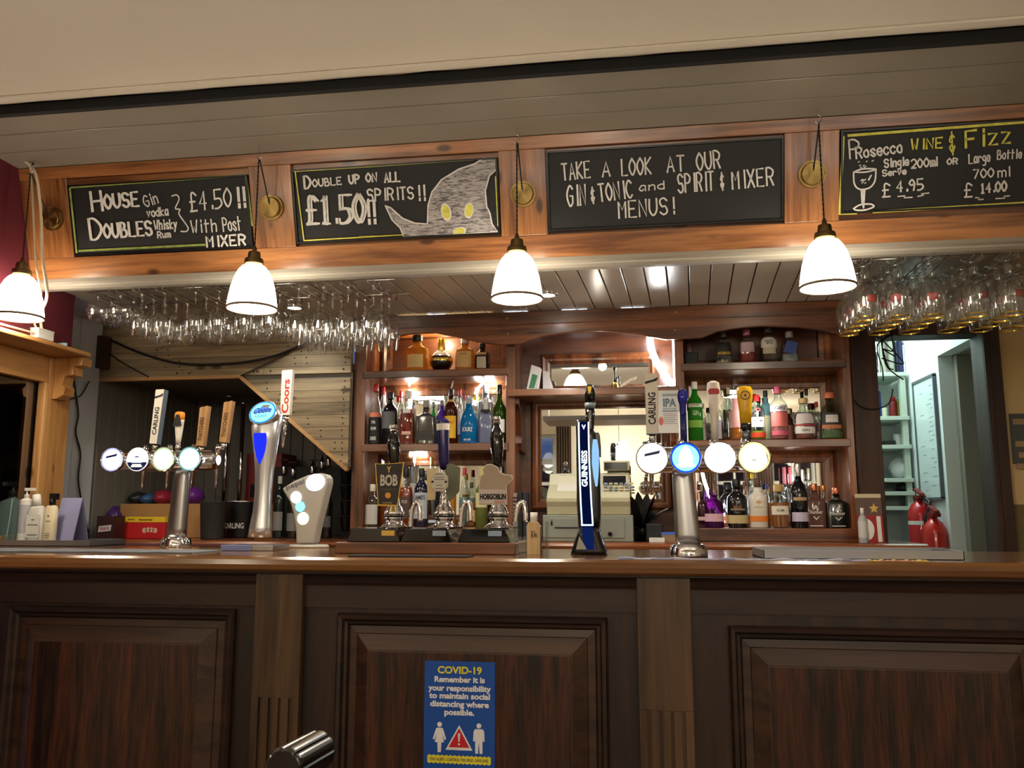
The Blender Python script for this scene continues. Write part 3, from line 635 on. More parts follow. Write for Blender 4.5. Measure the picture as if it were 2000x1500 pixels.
# junction box and white cables
jb = at(98, 657, 2.98); j = thing('junction_box', 'small white cable junction box on the pine cornice', 'junction box', (-2.292, 2.95, 1.893))
MB().box(-.018, -.045, 0, .018, .045, .036).build('box', WHITE, j, bevel=.003)
MB().box(-.019, -.046, .034, .019, .046, .040).build('lid', WHITE, j, bevel=.002)
tag(MB().prism(disc_poly(-2.30, 3.08, .022, .012), 1.893, 1.905, 'xy').build('cleaning_cloth', M('pale_blue_cloth', (150, 190, 214), .8)), 'scrap of pale blue cloth at the far end of the pine cornice', 'cloth')
def cabl(pts, r, name, mat, lab, cat='cable', grp=None):
    return tag(MB().tube(smooth_path(pts, 8), r, 8).build(name, mat), lab, cat, grp)
P2 = lambda l, Y: [at(x, y, Y) for x, y in l]
hk = Vector(at(60, 316, 2.72)); wc = P2([(-60, 300), (0, 306), (35, 310), (58, 322), (72, 350), (80, 420), (83, 500), (92, 575)], 2.72) + [Vector((-2.29, 2.93, 1.99)), Vector((-2.288, 2.94, 1.93))]
cabl(wc, .0055, 'white_cable', WCABLE, 'thick white cable looping down from the soffit to the junction box')
wc = P2([(-60, 312), (0, 316), (40, 314), (58, 324), (62, 360), (66, 430), (70, 510), (80, 580)], 2.725) + [Vector((-2.30, 2.90, 1.98)), Vector((-2.295, 2.92, 1.93))]
cabl(wc, .004, 'white_cable', WCABLE, 'thinner white cable left of the thick one, falling to the junction box')
cabl([Vector((-2.30, 2.2, 1.90)), Vector((-2.292, 2.6, 1.906)), Vector((-2.29, 2.905, 1.91))], .004, 'white_cable', WCABLE, 'white cable lying along the pine cornice to the junction box')
tag(MB().tube(smooth_path([hk + Vector((0, 0, .03)), hk, hk + Vector((.012, 0, -.008)), hk + Vector((0, 0, -.016))], 4), .003).build('cable_tie', CABLE), 'dark tie holding two white cables under the soffit', 'cable tie')
# black cables
cabl(P2([(184, 655), (220, 666), (268, 687), (330, 706), (390, 712), (470, 708), (530, 697), (575, 680), (612, 664)], 3.685), .0055, 'black_cable', CABLE, 'thick black cable sagging across the plank bulkhead')
cabl(P2([(186, 668), (205, 684), (242, 710), (290, 736)], 3.688), .003, 'black_cable', CABLE, 'thin black cable slanting down the left of the plank bulkhead')
cabl(P2([(470, 734), (500, 720), (530, 706), (560, 690), (585, 674)], 3.688), .003, 'black_cable', CABLE, 'thin black cable rising from the corner of the plank bulkhead')
gx = -2.525
cabl([axx(x, y, gx) for x, y in ((148, 700), (145, 745), (153, 807), (148, 844), (157, 887), (153, 940), (165, 1009), (172, 1040))], .004, 'black_cable', CABLE, 'wavy black cable hanging down the grey boarded wall')
cabl([axx(x, y, gx) for x, y in ((117, 788), (135, 780), (158, 772), (174, 745))], .003, 'black_cable', CABLE, 'black cable crossing the grey wall below the bulkhead corner')
cabl([axx(x, y, gx) for x, y in ((117, 770), (128, 745), (138, 715), (142, 690))], .003, 'black_cable', CABLE, 'black cable curving up the grey wall beside the pine post')

# ================================================================ BACK COUNTER AND BACK BAR
bc = thing('back_counter', 'dark wooden back counter with rounded edge beneath the bottle shelves', 'counter', (0, 0, 0))
BCT = wood('back_counter_top', (96, 50, 26), (160, 92, 50), 'x', 1, .25, .5)
nose = [(3.562, 1.075), (3.553, 1.082), (3.55, 1.092), (3.555, 1.102), (3.57, 1.107)]
MB().prism(nose + [(3.985, 1.107), (3.985, 1.075)], -1.318, 1.098, 'yz').build('top', BCT, bc)
ac = thing('alcove_counter', 'dark wooden counter top inside the alcove under the planks', 'counter', (0, 0, 0))
MB().prism(nose + [(4.60, 1.107), (4.60, 1.075)], -2.535, -1.319, 'yz').build('top', BCT, ac); MB().box(-2.53, 3.60, 0, -1.33, 3.63, 1.075).build('cupboard_front', MAHZ, ac)
mb = MB()
for i in range(5): mb.box(-1.31 + i * .48, 3.60, .1, -1.31 + i * .48 + .47, 3.63, 1.04)
mb.box(-1.318, 3.63, 0, 1.08, 3.66, 1.075); mb.build('cupboard_front', MAHZ, bc, bevel=.004)
def XB(px, Y=3.75): return at(px, 850, Y).x
SF, SBK = 3.75, 3.985
bb = thing('back_bar', 'mahogany back bar with arched pelmet, bottle shelves and mirror panels', 'back bar', (0, 0, 0))
XL0, XL1, XM0, XM1 = XB(688), XB(712), XB(988), XB(1006)
XR0, XR1, XE0, XE1 = XB(1322), XB(1340), XB(1654), XB(1669)
for a, b in ((XL0, XL1), (XM0, XM1), (XR0, XR1), (XE0, XE1)):
    MB().box(a, SF, 1.107, b, SBK, 2.12).build('side_panel', MAHZ, bb, bevel=.003)
MB().box(XL1 - .001, SBK, 1.107, XE1 - .01, SBK + .012, 2.12).build('back_panel', wood('mahogany_back', (58, 28, 16), (112, 62, 36), 'x', 1., .4, .2), bb)
pel = [(690, 671), (712, 673), (735, 669), (760, 660), (800, 652), (850, 650), (895, 659), (940, 669), (975, 673), (1016, 671), (1030, 666), (1060, 656), (1101, 650), (1148, 646), (1195, 647), (1241, 652), (1279, 659), (1300, 663), (1371, 660), (1401, 647), (1447, 640), (1499, 636), (1562, 639), (1615, 646), (1650, 655), (1678, 655)]
pts = [at(x, y, 3.70) for x, y in pel]; poly = [(p.x, p.z) for p in pts]
MB().prism(poly + [(poly[-1][0], 2.1165), (poly[0][0], 2.1165)], 3.70, 3.722).build('pelmet', MAHX, bb, bevel=.003)
MB().box(poly[0][0], 3.692, 2.06, poly[-1][0], 3.70, 2.1175).build('pelmet_board', MAHX, bb, bevel=.002)
scr = MB()
for px, py in ((991, 622), (991, 652), (1319, 645), (1320, 610), (1650, 635)):
    p = at(px, py, 3.70); s_ = MB().lathe([(.006, 0), (.006, .002), (.002, .004)], 12, M4=Matrix.Translation((p.x, 3.70 if p.z < 2.06 else 3.692, p.z)) @ Matrix.Rotation(pi / 2, 4, 'X')); s_.build('screw', BRASS, bb)
Z1, Z2_, Z3, ZCN = 1.872, 1.535, 1.163, 1.770
for a, b in ((XL1, XM0), (XR1, XE0)):
    for z in (Z1, Z2_):
        MB().box(a - .012, SF - .012, z - .034, b + .012, SBK, z).build('shelf', MAHX, bb, bevel=.003)
    MB().box(a - .02, SF - .02, 1.107, b + .02, SBK, Z3).build('bottom_shelf', MAHX, bb, bevel=.004)
    MB().mitre(a, Z1, b, 2.12, [(0, SBK), (0, SBK - .02), (.02, SBK - .03), (.03, SBK - .02), (.05, SBK - .018), (.055, SBK)]).build('panel_moulding', MAHX, bb)
    for lo, hi in ((Z2_, Z1 - .034), (Z3, Z2_ - .034)):
        MB().mitre(a, lo, b, hi, [(0, SBK), (0, SBK - .022), (.018, SBK - .026), (.03, SBK - .014), (.05, SBK - .012), (.055, SBK - .002)]).build('mirror_frame', MAHZ, bb)
        MB().box(a + .05, SBK - .004, lo + .02, b - .05, SBK, hi - .05).build('mirror', MIRROR, bb)
# centre bay
MB().box(XM1 - .03, 3.712, ZCN - .032, XR0 + .012, SBK, ZCN).build('shelf', MAHX, bb, bevel=.003)
a, b = at(1030, 850, SBK).x, at(1296, 850, SBK).x
for lo, hi, py0, py1 in ((ZCN, 2.02, 762, 711), (1.107, ZCN - .032, 975, 798)):
    m0, m1 = at(1170, py0, SBK).z, at(1170, py1, SBK).z
    xa, xb = at(1078 if py0 == 762 else 1058, 850, SBK).x, at(1270 if py0 == 762 else 1290, 850, SBK).x
    fw_ = .05
    MB().mitre(xa - fw_, max(m0 - fw_, lo), xb + fw_, m1 + fw_, [(0, SBK), (0, SBK - .02), (.012, SBK - .032), (.024, SBK - .022), (.034, SBK - .022), (.044, SBK - .008), (fw_, SBK - .006)]).build('mirror_frame', MAHZ, bb)
    MB().box(xa - .01, SBK - .006, m0 - .01, xb + .01, SBK - .002, m1 + .01).build('mirror', MIRROR, bb)
cb = [(SBK - .002, ZCN - .032), (SF + .02, ZCN - .032), (SF + .02, ZCN - .06), (SF + .06, ZCN - .09), (SF + .09, ZCN - .16), (SF + .10, ZCN - .2), (SF + .085, ZCN - .23), (SF + .11, ZCN - .26), (SF + .14, ZCN - .27), (SBK - .002, ZCN - .27)]
for px in (1013, 1316):
    x = at(px, 850, 3.85).x; MB().prism(cb, x - .015, x + .015, 'yz').build('corbel', MAHZ, bb, bevel=.003)
# LED strips
LED = emis('led_strip_lit', (240, 248, 255), 26.)
def led(pts, lab, r=.004, mat=LED):
    return tag(MB().tube(smooth_path(pts, 8), r, 8).build('led_strip', mat), lab, 'light strip')
led([at(800, 742, 3.965), at(801, 770, 3.97), at(800, 800, 3.975)], 'short hanging end of light strip in the left middle bay', .007)
led([at(x, y, 3.96) for x, y in ((925, 790), (930, 765), (945, 748), (965, 741), (985, 744))], 'curled end of light strip in the left middle bay', .006)
led([at(x, y, 3.93) for x, y in ((1269, 655), (1272, 680), (1282, 706), (1298, 732), (1318, 756))], 'bright light strip drooping diagonally in the centre bay', .015)
led([(XR0 - .004, 3.78, 1.78), (XR0 - .004, 3.78, 2.0)], 'bright vertical light strip on the right edge of the centre bay', .003)
led([at(x, y, 3.965) for x, y in ((1372, 922), (1378, 945), (1390, 975), (1404, 1000), (1416, 1005))], 'light strip trailing down the lower right mirror', .006)
led([(XL1 + .1, 3.95, 2.10), (XM0 - .1, 3.95, 2.10)], 'warm light strip behind the left pelmet arch', .006, emis('led_warm_lit', (255, 214, 150), 26.))

led([at(x, y, 3.96) for x, y in ((800, 889), (818, 888), (834, 890))], 'short glowing piece for a white reflection atop the lower left bay', .008)  # glowing tube stands for a white reflection
for a_, b_, lb in ((832, 868, 'far left'), (985, 1032, 'near the middle lamp'), (1100, 1150, 'left of centre'), (1218, 1264, 'right of centre')):
    led([(XB(a_), 3.735, 2.1145), (XB(b_), 3.735, 2.1145)], 'sliver of light strip in the gap above the pelmet, ' + lb, .002)
for px, py, Yl, e_, c_ in ((802, 768, 3.93, 1.3, (.95, .98, 1)), (955, 752, 3.92, 2.6, (.95, .98, 1)), (818, 896, 3.92, .9, (.95, .98, 1)), (1292, 705, 3.88, 2.4, (1, .95, .85)), (1394, 985, 3.90, 1.0, (.95, .96, 1)), (860, 662, 3.90, 2.2, (1, .8, .5)), (1480, 800, 3.72, .9, (1, .95, .86)), (1170, 690, 3.80, .6, (1, .9, .75)), (1560, 930, 3.86, .3, (1, .95, .9)), (1210, 850, 3.7, .4, (1, .9, .75))):
    light('strip_and_fill_glow', 'POINT', at(px, py, Yl), e_, c_, .02)  # glow of the strips, plus added fill points where no strip runs
# ================================================================ STOCK ROOM BEYOND THE DOORWAY
KW = M('stock_room_white', (222, 230, 226), .75)
struct(MB().box(.2, 5.5, 0, 2.4, 5.6, 2.5).build('wall_stock_back', KW))
struct(MB().box(.2, 4.06, 2.46, 2.4, 5.6, 2.52).build('ceiling', KW))
struct(MB().box(.9, 4.06, 0, .92, 5.5, 2.5).build('wall_stock_left', KW))
struct(MB().box(1.55, 4.66, 0, 1.62, 5.5, 2.46).box(1.55, 4.06, 2.035, 1.62, 4.66, 2.46).build('wall_stock_right', KW))
struct(MB().box(1.62, 4.60, 0, 1.98, 4.66, 2.04).box(1.62, 4.05, 2.03, 1.98, 4.66, 2.06).build('wall_passage', M('passage_grey', (138, 132, 120), .7)))
struct(MB().box(1.97, 4.05, 0, 2.0, 4.66, 2.04).build('wall_passage_end', KW))
dr = struct(MB().box(1.62, 4.18, 0, 1.655, 4.215, 2.0).build('door_2', BLK), 'dark edge of an inner door standing in the stock room passage', 'door')
MB().box(1.60, 4.19, 1.25, 1.625, 4.205, 1.27).build('door_handle', STEEL, dr)
shz = [2.03, 1.775, 1.61, 1.42, 1.345, 1.262]
SHM = M('pale_shelf_board', (196, 206, 190), .5)
rk = thing('stock_shelves', 'pale stock room shelves of jars and bags seen through the doorway', 'shelving', (0, 0, 0))
for z in shz: MB().box(1.0, 5.14, z - .022, 1.535, 5.5, z).build('shelf', SHM, rk, bevel=.002)
MB().box(1.50, 5.16, 1.2, 1.53, 5.2, 2.02).build('upright', SHM, rk)
def sx(px): return at(px, 850, 5.25).x
def jar(name, px, w, z, h, mat, lab, cat, prof=None, cap=None, capm=None, Y=5.25):
    k = sc(at(px, 850, Y)); t = thing(name, lab, cat, (at(px, 850, Y).x, Y, z)); r = w * k / 2
    MB().lathe(prof(r, h) if prof else [(r * .96, 0), (r, .004), (r, h - .006), (r * .9, h)], 20).build('body', mat, t)
    if cap: MB().lathe([(cap, h), (cap, h + .022), (cap * .8, h + .026)], 16).build('cap', capm, t)
    return t
st = jar('stock_pot', 1742, 34, shz[0], .20, M('pot_aluminium', (176, 172, 160), .35, 1), 'large dull metal stock pot on the top stock room shelf', 'pot', lambda r, h: [(r * .95, 0), (r, .01), (r, h), (r * 1.04, h + .004), (r * 1.04, h + .010), (r * .97, h + .010), (r * .95, .02)])
jar('pot', 1722, 16, shz[0], .22, CHROME, 'tall shiny steel pot left of the dull stock pot', 'pot')
tag(MB().box(sx(1762), 5.2, shz[0], sx(1769), 5.3, shz[0] + .2).build('folder', M('navy_folder', (34, 38, 84), .5)), 'navy folder standing beside the stock pot', 'folder')
tag(MB().box(sx(1769) + .001, 5.2, shz[0], sx(1772), 5.3, shz[0] + .17).build('folder', WHITE), 'white folder standing beside the navy folder', 'folder')
jar('bottle', 1717, 15, shz[1], .16, M('navy_bottle', (36, 44, 110), .35), 'navy bottle with white label on the second stock room shelf', 'bottle')
jar('jar', 1730, 12, shz[1], .06, M('cream_jar', (214, 214, 190), .4), 'small cream jar beside the navy bottle', 'jar')
jar('spray_bottle', 1748, 15, shz[1], .10, M('dark_red_bottle', (126, 30, 34), .35), 'red capped sauce bottle on the second stock room shelf', 'bottle', None, .014, REDP)
jar('jar', 1758, 9, shz[1], .11, M('olive_oil', (110, 110, 30), .2), 'olive green oil bottle beside the steel canister', 'bottle')
jar('canister', 1771, 17, shz[1], .115, STEEL, 'shiny steel canister at the right of the second stock room shelf', 'canister')
mg = jar('mug', 1754, 18, shz[2], .07, WHITE, 'white mug on the middle stock room shelf', 'mug')
MB().tube([(.03 + .018 * sin(a), 0, .036 + .02 * cos(a)) for a in [pi * i / 10 for i in range(11)]], .004).build('handle', WHITE, mg)
tag(MB().box(sx(1722), 5.2, shz[2], sx(1744), 5.3, shz[2] + .03).build('tray', BLK, bevel=.004), 'black tray at the left of the middle stock room shelf', 'tray')
def bag(name, c, rx, ry, rz, mat, lab, cat='bag', n=14, seed=1):
    rnd = random.Random(seed); rings = []
    for i in range(9):
        t = i / 8; z = rz * t; rr = max(.05, sin(pi * min(.97, .12 + t * .85)) ** .6)
        rings.append([(c[0] + rx * rr * cos(2 * pi * k / n) * rnd.uniform(.82, 1.1), c[1] + ry * rr * sin(2 * pi * k / n) * rnd.uniform(.82, 1.1), c[2] + z) for k in range(n)])
    return tag(MB().loft(rings).build(name, mat), lab, cat)
bag('cleaning_cloth', (sx(1780), 5.24, shz[2]), .03, .04, .065, M('blue_cloth', (62, 78, 150), .8), 'crumpled blue cloth beside the white mug', 'cloth', seed=3)
bag('plastic_bag', (sx(1755), 5.26, shz[3]), .062, .07, .13, M('white_bag', (222, 224, 226), .25), 'shiny white plastic bag on the lower stock room shelf', seed=5)
bag('plastic_bag', (sx(1782), 5.24, shz[3]), .035, .06, .12, M('cream_bag', (206, 204, 186), .3), 'cream bag right of the shiny white plastic bag', seed=8)
bag('gloves', (sx(1757), 5.22, shz[4]), .05, .05, .055, M('black_rubber', (24, 24, 26), .5), 'black rubber gloves on the shelf beneath the white bag', 'gloves', seed=9)
# whiteboard on the right-hand stock room wall
wbd = thing('whiteboard', 'tall whiteboard with faint notes on the stock room wall', 'whiteboard', (1.55, 0, 0))
y0, y1, z0, z1 = 4.71, 5.05, 1.30, 1.945
MB().box(-.012, y0, z0, -.001, y1, z1).build('board', M('whiteboard_enamel', (216, 228, 224), .15), wbd)
mb = MB()
for a in ((y0 - .008, z0 - .008, y1 + .008, z0 + .006), (y0 - .008, z1 - .006, y1 + .008, z1 + .008), (y0 - .008, z0, y0 + .006, z1), (y1 - .006, z0, y1 + .008, z1)): mb.box(-.018, a[0], a[1], -.001, a[2], a[3])
mb.build('frame', M('whiteboard_frame', (92, 98, 104), .4), wbd)
mb = MB(); rnd = random.Random(4)
for i in range(24):
    y = rnd.choice([y0 + .04, y0 + .07, y0 + .2]); z = z1 - .05 - i * .024; L_ = rnd.uniform(.03, .08); mb.box(-.0128, y, z, -.012, y + L_, z + .004)
mb.build('marker_notes', M('marker_ink', (150, 164, 180), .8), wbd)['kind'] = 'stuff'
# fire extinguishers
def exting(px, Y, ztop, r, lab, horn, body=None):
    X = at(px, 1000, Y).x; t = thing('fire_extinguisher', lab, 'fire extinguisher', (X, Y, .62)); H = ztop - .62
    MB().lathe([(r * .9, 0), (r, .02), (r, H - .09), (r * .92, H - .06), (r * .7, H - .03), (r * .3, H - .01), (r * .28, H)], 28).build('cylinder', M(body or 'extinguisher_red', (188, 26, 30) if not body else (200, 36, 26), .25, coat=.5), t)
    MB().box(-.02, -.05, H, .02, .04, H + .02).prism([(-.06, H + .015), (.05, H + .05), (.05, H + .06), (-.06, H + .03)], -.012, .012, 'yz').build('valve_handle', M('extinguisher_valve', (120, 30, 26), .35), t)
    if horn:
        MB().tube(smooth_path([(0, -.04, H + .01), (.02, -.1, H - .02), (-.01, -.115, H - .1), (-.012, -.11, H - .16)], 6), .008).build('hose', BLK, t)
        MB().lathe([(.008, 0), (.012, -.04), (.026, -.19), (.028, -.21)], 16, c=(-.012, -.108, H - .15)).build('horn', BLK, t)
    MB().lathe([(r + .0008, H * .42), (r + .0008, H * .74)], 28, cap=False).build('label_band', M('extinguisher_label', (206, 150, 140), .6), t) if not horn else MB().lathe([(r + .0008, H * .8), (r + .0008, H * .83)], 28, cap=False).build('label_band', WHITE, t)
exting(1797, 4.93, 1.298, .062, 'tall red fire extinguisher with black horn, left of the pair', True)
exting(1823, 4.73, 1.205, .060, 'shorter orange-red fire extinguisher with label band, right of the pair', False, 'extinguisher_orange')
bk = MB().box(1.455, 4.70, .58, 1.55, 4.9, .62).build('bracket', SHM); tag(bk, 'pale ledge beneath the fire extinguishers', 'ledge', kind='structure')
# tangle of cables over the door
rnd = random.Random(11)
for i in range(5):
    pts = [at(1712 + rnd.uniform(-3, 30), 612 + rnd.uniform(0, 12), 3.78)]
    for k in range(5): pts.append(at(1722 + rnd.uniform(-15, 45), 630 + k * rnd.uniform(16, 30), 3.80 - .02 * rnd.random()))
    cabl(pts, .0028, 'black_cable', CABLE, 'one of the tangled black cables hanging over the stock room door', grp='tangled cables over the door')
cabl([at(x, y, 3.79) for x, y in ((1668, 780), (1680, 793), (1700, 799), (1722, 796), (1738, 785), (1744, 760))], .0025, 'black_cable', CABLE, 'thin black cable looping across the dark door post')
# right wall fittings
p = at(1948, 757, 3.945); cl = thing('wall_clip', 'pale empty clip holder on the buff wall beside the doorway', 'clip', (p.x, 3.95, p.z))
MB().box(-.018, -.006, -.032, .018, 0, .032).build('plate', M('buff_plastic', (196, 168, 120), .5), cl, bevel=.003); MB().box(-.018, -.022, -.034, .014, -.004, -.028).build('ledge', M('grey_clip', (110, 96, 76), .5), cl)
p0, p1 = at(1972, 808, 3.94), at(2040, 905, 3.94)
gs = thing('wall_sign', 'dark grey sign with tan blocks on the buff wall at the right edge', 'sign', (0, 3.948, 0))
MB().box(p0.x, -.008, p1.z, p1.x, 0, p0.z).build('panel', M('sign_grey', (72, 78, 78), .6), gs)
mb = MB()
for i, (a, b) in enumerate(((0, .45), (.5, .95), (.02, .5), (.1, .9), (0, .6))):
    z = p0.z - .035 - i * .048
    MB().box(p0.x + .01 + a * .12, -.0095, z - .012, p0.x + .01 + b * .12, -.008, z + .012).build('tan_block', M('sign_tan', (160, 132, 98), .6), gs)
# ================================================================ HANGING GLASS RACKS AND GLASSES
GLS = glass('clear_stemware', (250, 252, 252), .09, .04, 1.4)
WIRE = M('rack_wire', (200, 196, 188), .18, 1)
ZR = 2.086
def rack(lab, xs, y0, y1, n_bars):
    t = thing('glass_rack', lab, 'glass rack', (xs[0], y0, ZR))
    for x in xs:
        u = x - xs[0]
        for s_ in (-.013, .013):
            MB().tube([(u + s_, 0, .034), (u + s_, 0, 0), (u + s_, .02, -.001), (u + s_, y1 - y0 - .02, -.001), (u + s_, y1 - y0, 0), (u + s_, y1 - y0, .034)], .0024, 6).build('rail', WIRE, t)
    for i in range(n_bars):
        y = .06 + i * (y1 - y0 - .1) / max(1, n_bars - 1)
        MB().tube([(-.06, y, .016), (xs[-1] - xs[0] + .08, y, .016)], .0022, 6).build('cross_bar', WIRE, t)
    return t
LX = [at(px, 560, 3.0).x for px in (184, 228, 273, 318, 378, 424, 475, 525, 578, 626, 675, 725)]
RX = [at(px, 500, 3.0).x for px in (1690, 1755, 1821, 1905, 1975, 2040)]
rack('long chrome wire glass rack under the low ceiling, left of the middle lamp', LX, 2.975, 3.29, 2)
rack('chrome wire glass rack under the low ceiling at the far right', RX, 2.975, 3.36, 2)
def stem(name, prof, lab, group, cat='glass'):
    o = MB().lathe(prof, 24, cap=False).build(name, GLS); return tag(o, lab, cat, group)
def bowl(pts): return smooth_path([Vector((a, b, 0)) for a, b in pts], 4)
def P(foot, stemlen, pts): return [(foot * .1, .003), (foot, .0015), (foot, 0), (foot * .4, -.003), (.006, -.008), (.0042, -.016), (.004, -stemlen)] + [(v.x, v.y) for v in bowl([(.004, -stemlen)] + pts)]
snif = P(.032, .022, [(.022, -.028), (.038, -.046), (.042, -.066), (.038, -.09), (.030, -.106)])
wine = P(.032, .072, [(.018, -.080), (.032, -.100), (.037, -.125), (.036, -.150), (.031, -.178)])
copa = P(.034, .085, [(.022, -.096), (.038, -.122), (.0435, -.155), (.042, -.185), (.036, -.222)])
protos = {}
def hang(kind, x, y, prof, lab, grp):
    if kind not in protos:
        o = stem(kind, prof, lab, grp); protos[kind] = o
    else:
        o = protos[kind].copy(); COL.objects.link(o)
    o.location = (x, y, ZR + .0015); o.rotation_euler = (0, 0, random.uniform(0, 6)); return o
for i, x in enumerate(LX):
    if i < 2:
        for k_ in range(3): hang('brandy_glass', x, 3.03 + .09 * k_, snif, 'short round brandy glass hanging upside down at the left end of the rack', 'hanging brandy glasses')
    elif i < 8:
        for k_ in range(3): hang('wine_glass', x, 3.02 + .085 * k_, wine, 'slim wine glass hanging upside down near the second lamp from left', 'hanging wine glasses')
    else:
        for k_ in range(3): hang('gin_glass', x, 3.03 + .102 * k_, copa, 'large balloon gin glass hanging upside down at the right end of the rack', 'hanging balloon glasses')
# stubby beer goblets, gold rims and red badges
gob = thing('beer_goblet', 'stubby gold rimmed beer goblet with red badge hanging upside down', 'glass', (RX[0], 3.03, ZR + .0015), group='hanging beer goblets')
gp = [(.004, .004), (.037, .002), (.038, 0), (.030, -.004), (.014, -.012), (.012, -.022), (.016, -.032), (.013, -.046), (.018, -.056), (.030, -.076), (.040, -.102), (.0435, -.130), (.0415, -.160), (.036, -.196)]
MB().lathe(gp, 28, cap=False).build('glass_bowl', GLS, gob)
MB().lathe([(.0362, -.1925), (.0368, -.1965), (.0356, -.197), (.0354, -.1925)], 28, cap=False).build('gold_rim', M('gilt_rim', (232, 186, 84), .2, 1), gob)
mb = MB()
for zz, hh, wa in ((-.134, .012, .42),):
    vs = []; n = 10
    for z in (zz - hh, zz + hh):
        for i in range(n + 1):
            a = -pi / 2 + wa * (2 * i / n - 1); rr = .0424; vs.append((rr * cos(a), rr * sin(a), z))
    mb.add(vs, [(i, i + 1, n + 2 + i, n + 1 + i) for i in range(n)])
mb.build('red_badge', M('goblet_badge', (166, 52, 50), .4), gob)
for i, x in enumerate(RX):
    for k_ in range(4):
        if i or k_: dup(gob, (x, 3.03 + .09 * k_, ZR + .0015), random.uniform(-.7, .7))
        else: gob.rotation_euler = (0, 0, .3)
# ================================================================ ON THE BAR TOP
def Loc(base, Y): return lambda px, py, dy=0.: at(px, py, Y + dy) - base
def onbar(px, py, z=None):
    p = az(px, py, ZC if z is None else z); return p
LITW = emis('lit_lens_white', (250, 252, 255), 3.2); LITB = emis('lit_lens_blue', (20, 110, 255), 2.0); LITC = emis('lit_lens_cyan', (120, 225, 255), 2.4); LITG = emis('lit_lens_green', (225, 255, 215), 2.6); LITY = emis('lit_lens_yellow', (255, 250, 190), 2.8)
NAVY = M('navy_print', (22, 34, 96), .4)
RY90 = Matrix.Rotation(pi / 2, 4, 'X')
def lens(t, c, r, mat, ring=None):
    """round lit badge facing -y with chrome bezel and housing"""
    e = thing('tap_badge', None, None, c); e.parent = t; e.empty_display_size = .01
    MB().lathe([(r * .55, -.05), (r * .8, -.03), (r * 1.03, -.012), (r * 1.06, 0), (r * 1.02, .006), (r * .98, .005), (r * .97, 0)], 32, M4=RY90, cap=False).build('bezel', CHROME, e)
    MB().lathe([(r * .975, .001), (r * .7, .0055), (.001, .007)], 32, M4=RY90, cap=False).build('lit_face', mat, e)
    if ring: MB().lathe([(r * .975, .0018), (r * .86, .0042)], 32, M4=RY90, cap=False).build('coloured_ring', ring, e)
    return e
def mark(e, poly, mat, y=-.0085, name='badge_mark'): return flat(poly, y, name, mat, e, .0006)
def paddle(t, a, b, w, d, mat, side, name='tap_handle', yaw=0.):
    """slab handle from foot a to head b"""
    a, b = Vector(a), Vector(b); h = (b - a).length; q = (b - a).to_track_quat('Z', 'Y')
    e = thing(name, None, None, a); e.parent = t; e.empty_display_size = .01; ax = (b - a).normalized()
    e.rotation_mode = 'XYZ'; rx = -asin(max(-1, min(1, ax.y))); ry = atan2(ax.x, ax.z); e.rotation_euler = (rx, ry, yaw)
    return e, h
def bar_font(lab, base, Y0, lx, lz, handles, mats, colw, kind):
    t = thing('beer_font', lab, 'beer tap', base)
    bx, bz = base.x, base.z
    MB().lathe([(.055, 0), (.056, .006), (.053, .028), (.047, .036), (.038, .038)], 36).build('base', CHROME, t)
    zc = lz - bz
    rings = []
    for i in range(9):
        f = i / 8; w = colw * (1.08 - .22 * f); rings.append([(copysign(abs(cos(a)) ** .7, cos(a)) * w + kind * .012 * f, copysign(abs(sin(a)) ** .7, sin(a)) * w * .75, .036 + (zc - .06) * f) for a in [2 * pi * k / 24 for k in range(24)]])
    MB().loft(rings).build('column', STEEL, t)
    x0, x1 = min(lx) - bx - .04, max(lx) - bx + .06
    prof = [(.018, 0), (.034, .012), (.038, .03), (.038, x1 - x0 - .03), (.034, x1 - x0 - .012), (.018, x1 - x0)]
    MB().lathe(prof, 24, M4=Matrix.Translation((x0, 0, zc)) @ Matrix.Rotation(pi / 2, 4, 'Y')).build('crossbar', CHROME, t)
    for x, m in zip(lx, mats):
        MB().cyl((x - bx, -.03, zc), (x - bx, -.075, zc), .016, .020).build('badge_stalk', CHROME, t)
        e = lens(t, (x - bx, -.098, zc), .0435, m[0], m[2] if len(m) > 2 else None); m[1](e) if m[1] else None
        MB().cyl((x - bx, .03, zc + .004), (x - bx, .085, zc + .004), .014, .012).lathe([(.012, 0), (.011, .03), (.013, .034), (.009, .05)], 16, c=(x - bx, .11, zc + .02)).lathe([(.006, -.10), (.0075, -.02), (.014, .0), (.014, .025)], 16, c=(x - bx, .105, zc)).build('tap_body', CHROME, t)
    return t
# marks for the lit badges
def mk_bar(e): mark(e, [(-.022, .004), (.020, .012), (.024, .022), (-.021, .012)], NAVY)
def mk_navy(e):
    mark(e, disc_poly(0, 0, .041, n=24, a0=pi + .25)[:12] + [(.039, -.010)], NAVY, -.0062); mark(e, [(-.02, -.012), (-.014, .022), (.014, .022), (.02, -.012)], LITW, -.009); mark(e, [(-.022, -.028), (.022, -.028), (.016, -.018), (-.016, -.018)], LITY, -.0088); mark(e, [(-.010, .006), (.010, .006), (.006, .011), (-.006, .011)], NAVY, -.0098)
def mk_blue(e): mark(e, [(-.024, -.026), (.024, -.026), (.026, -.020), (.018, -.016), (.020, 0), (.012, .022), (0, .036), (-.012, .022), (-.020, 0), (-.018, -.016), (-.026, -.020)], LITW)
def mk_y(e): mark(e, [(-.008, -.009), (.006, -.009), (.006, -.007), (-.008, -.007)], M('grey_print', (90, 90, 90), .5)); mark(e, [(.030, .020), (.036, .006), (.038, -.01), (.034, -.02), (.036, -.01)], M('gold_print', (230, 190, 40), .5))
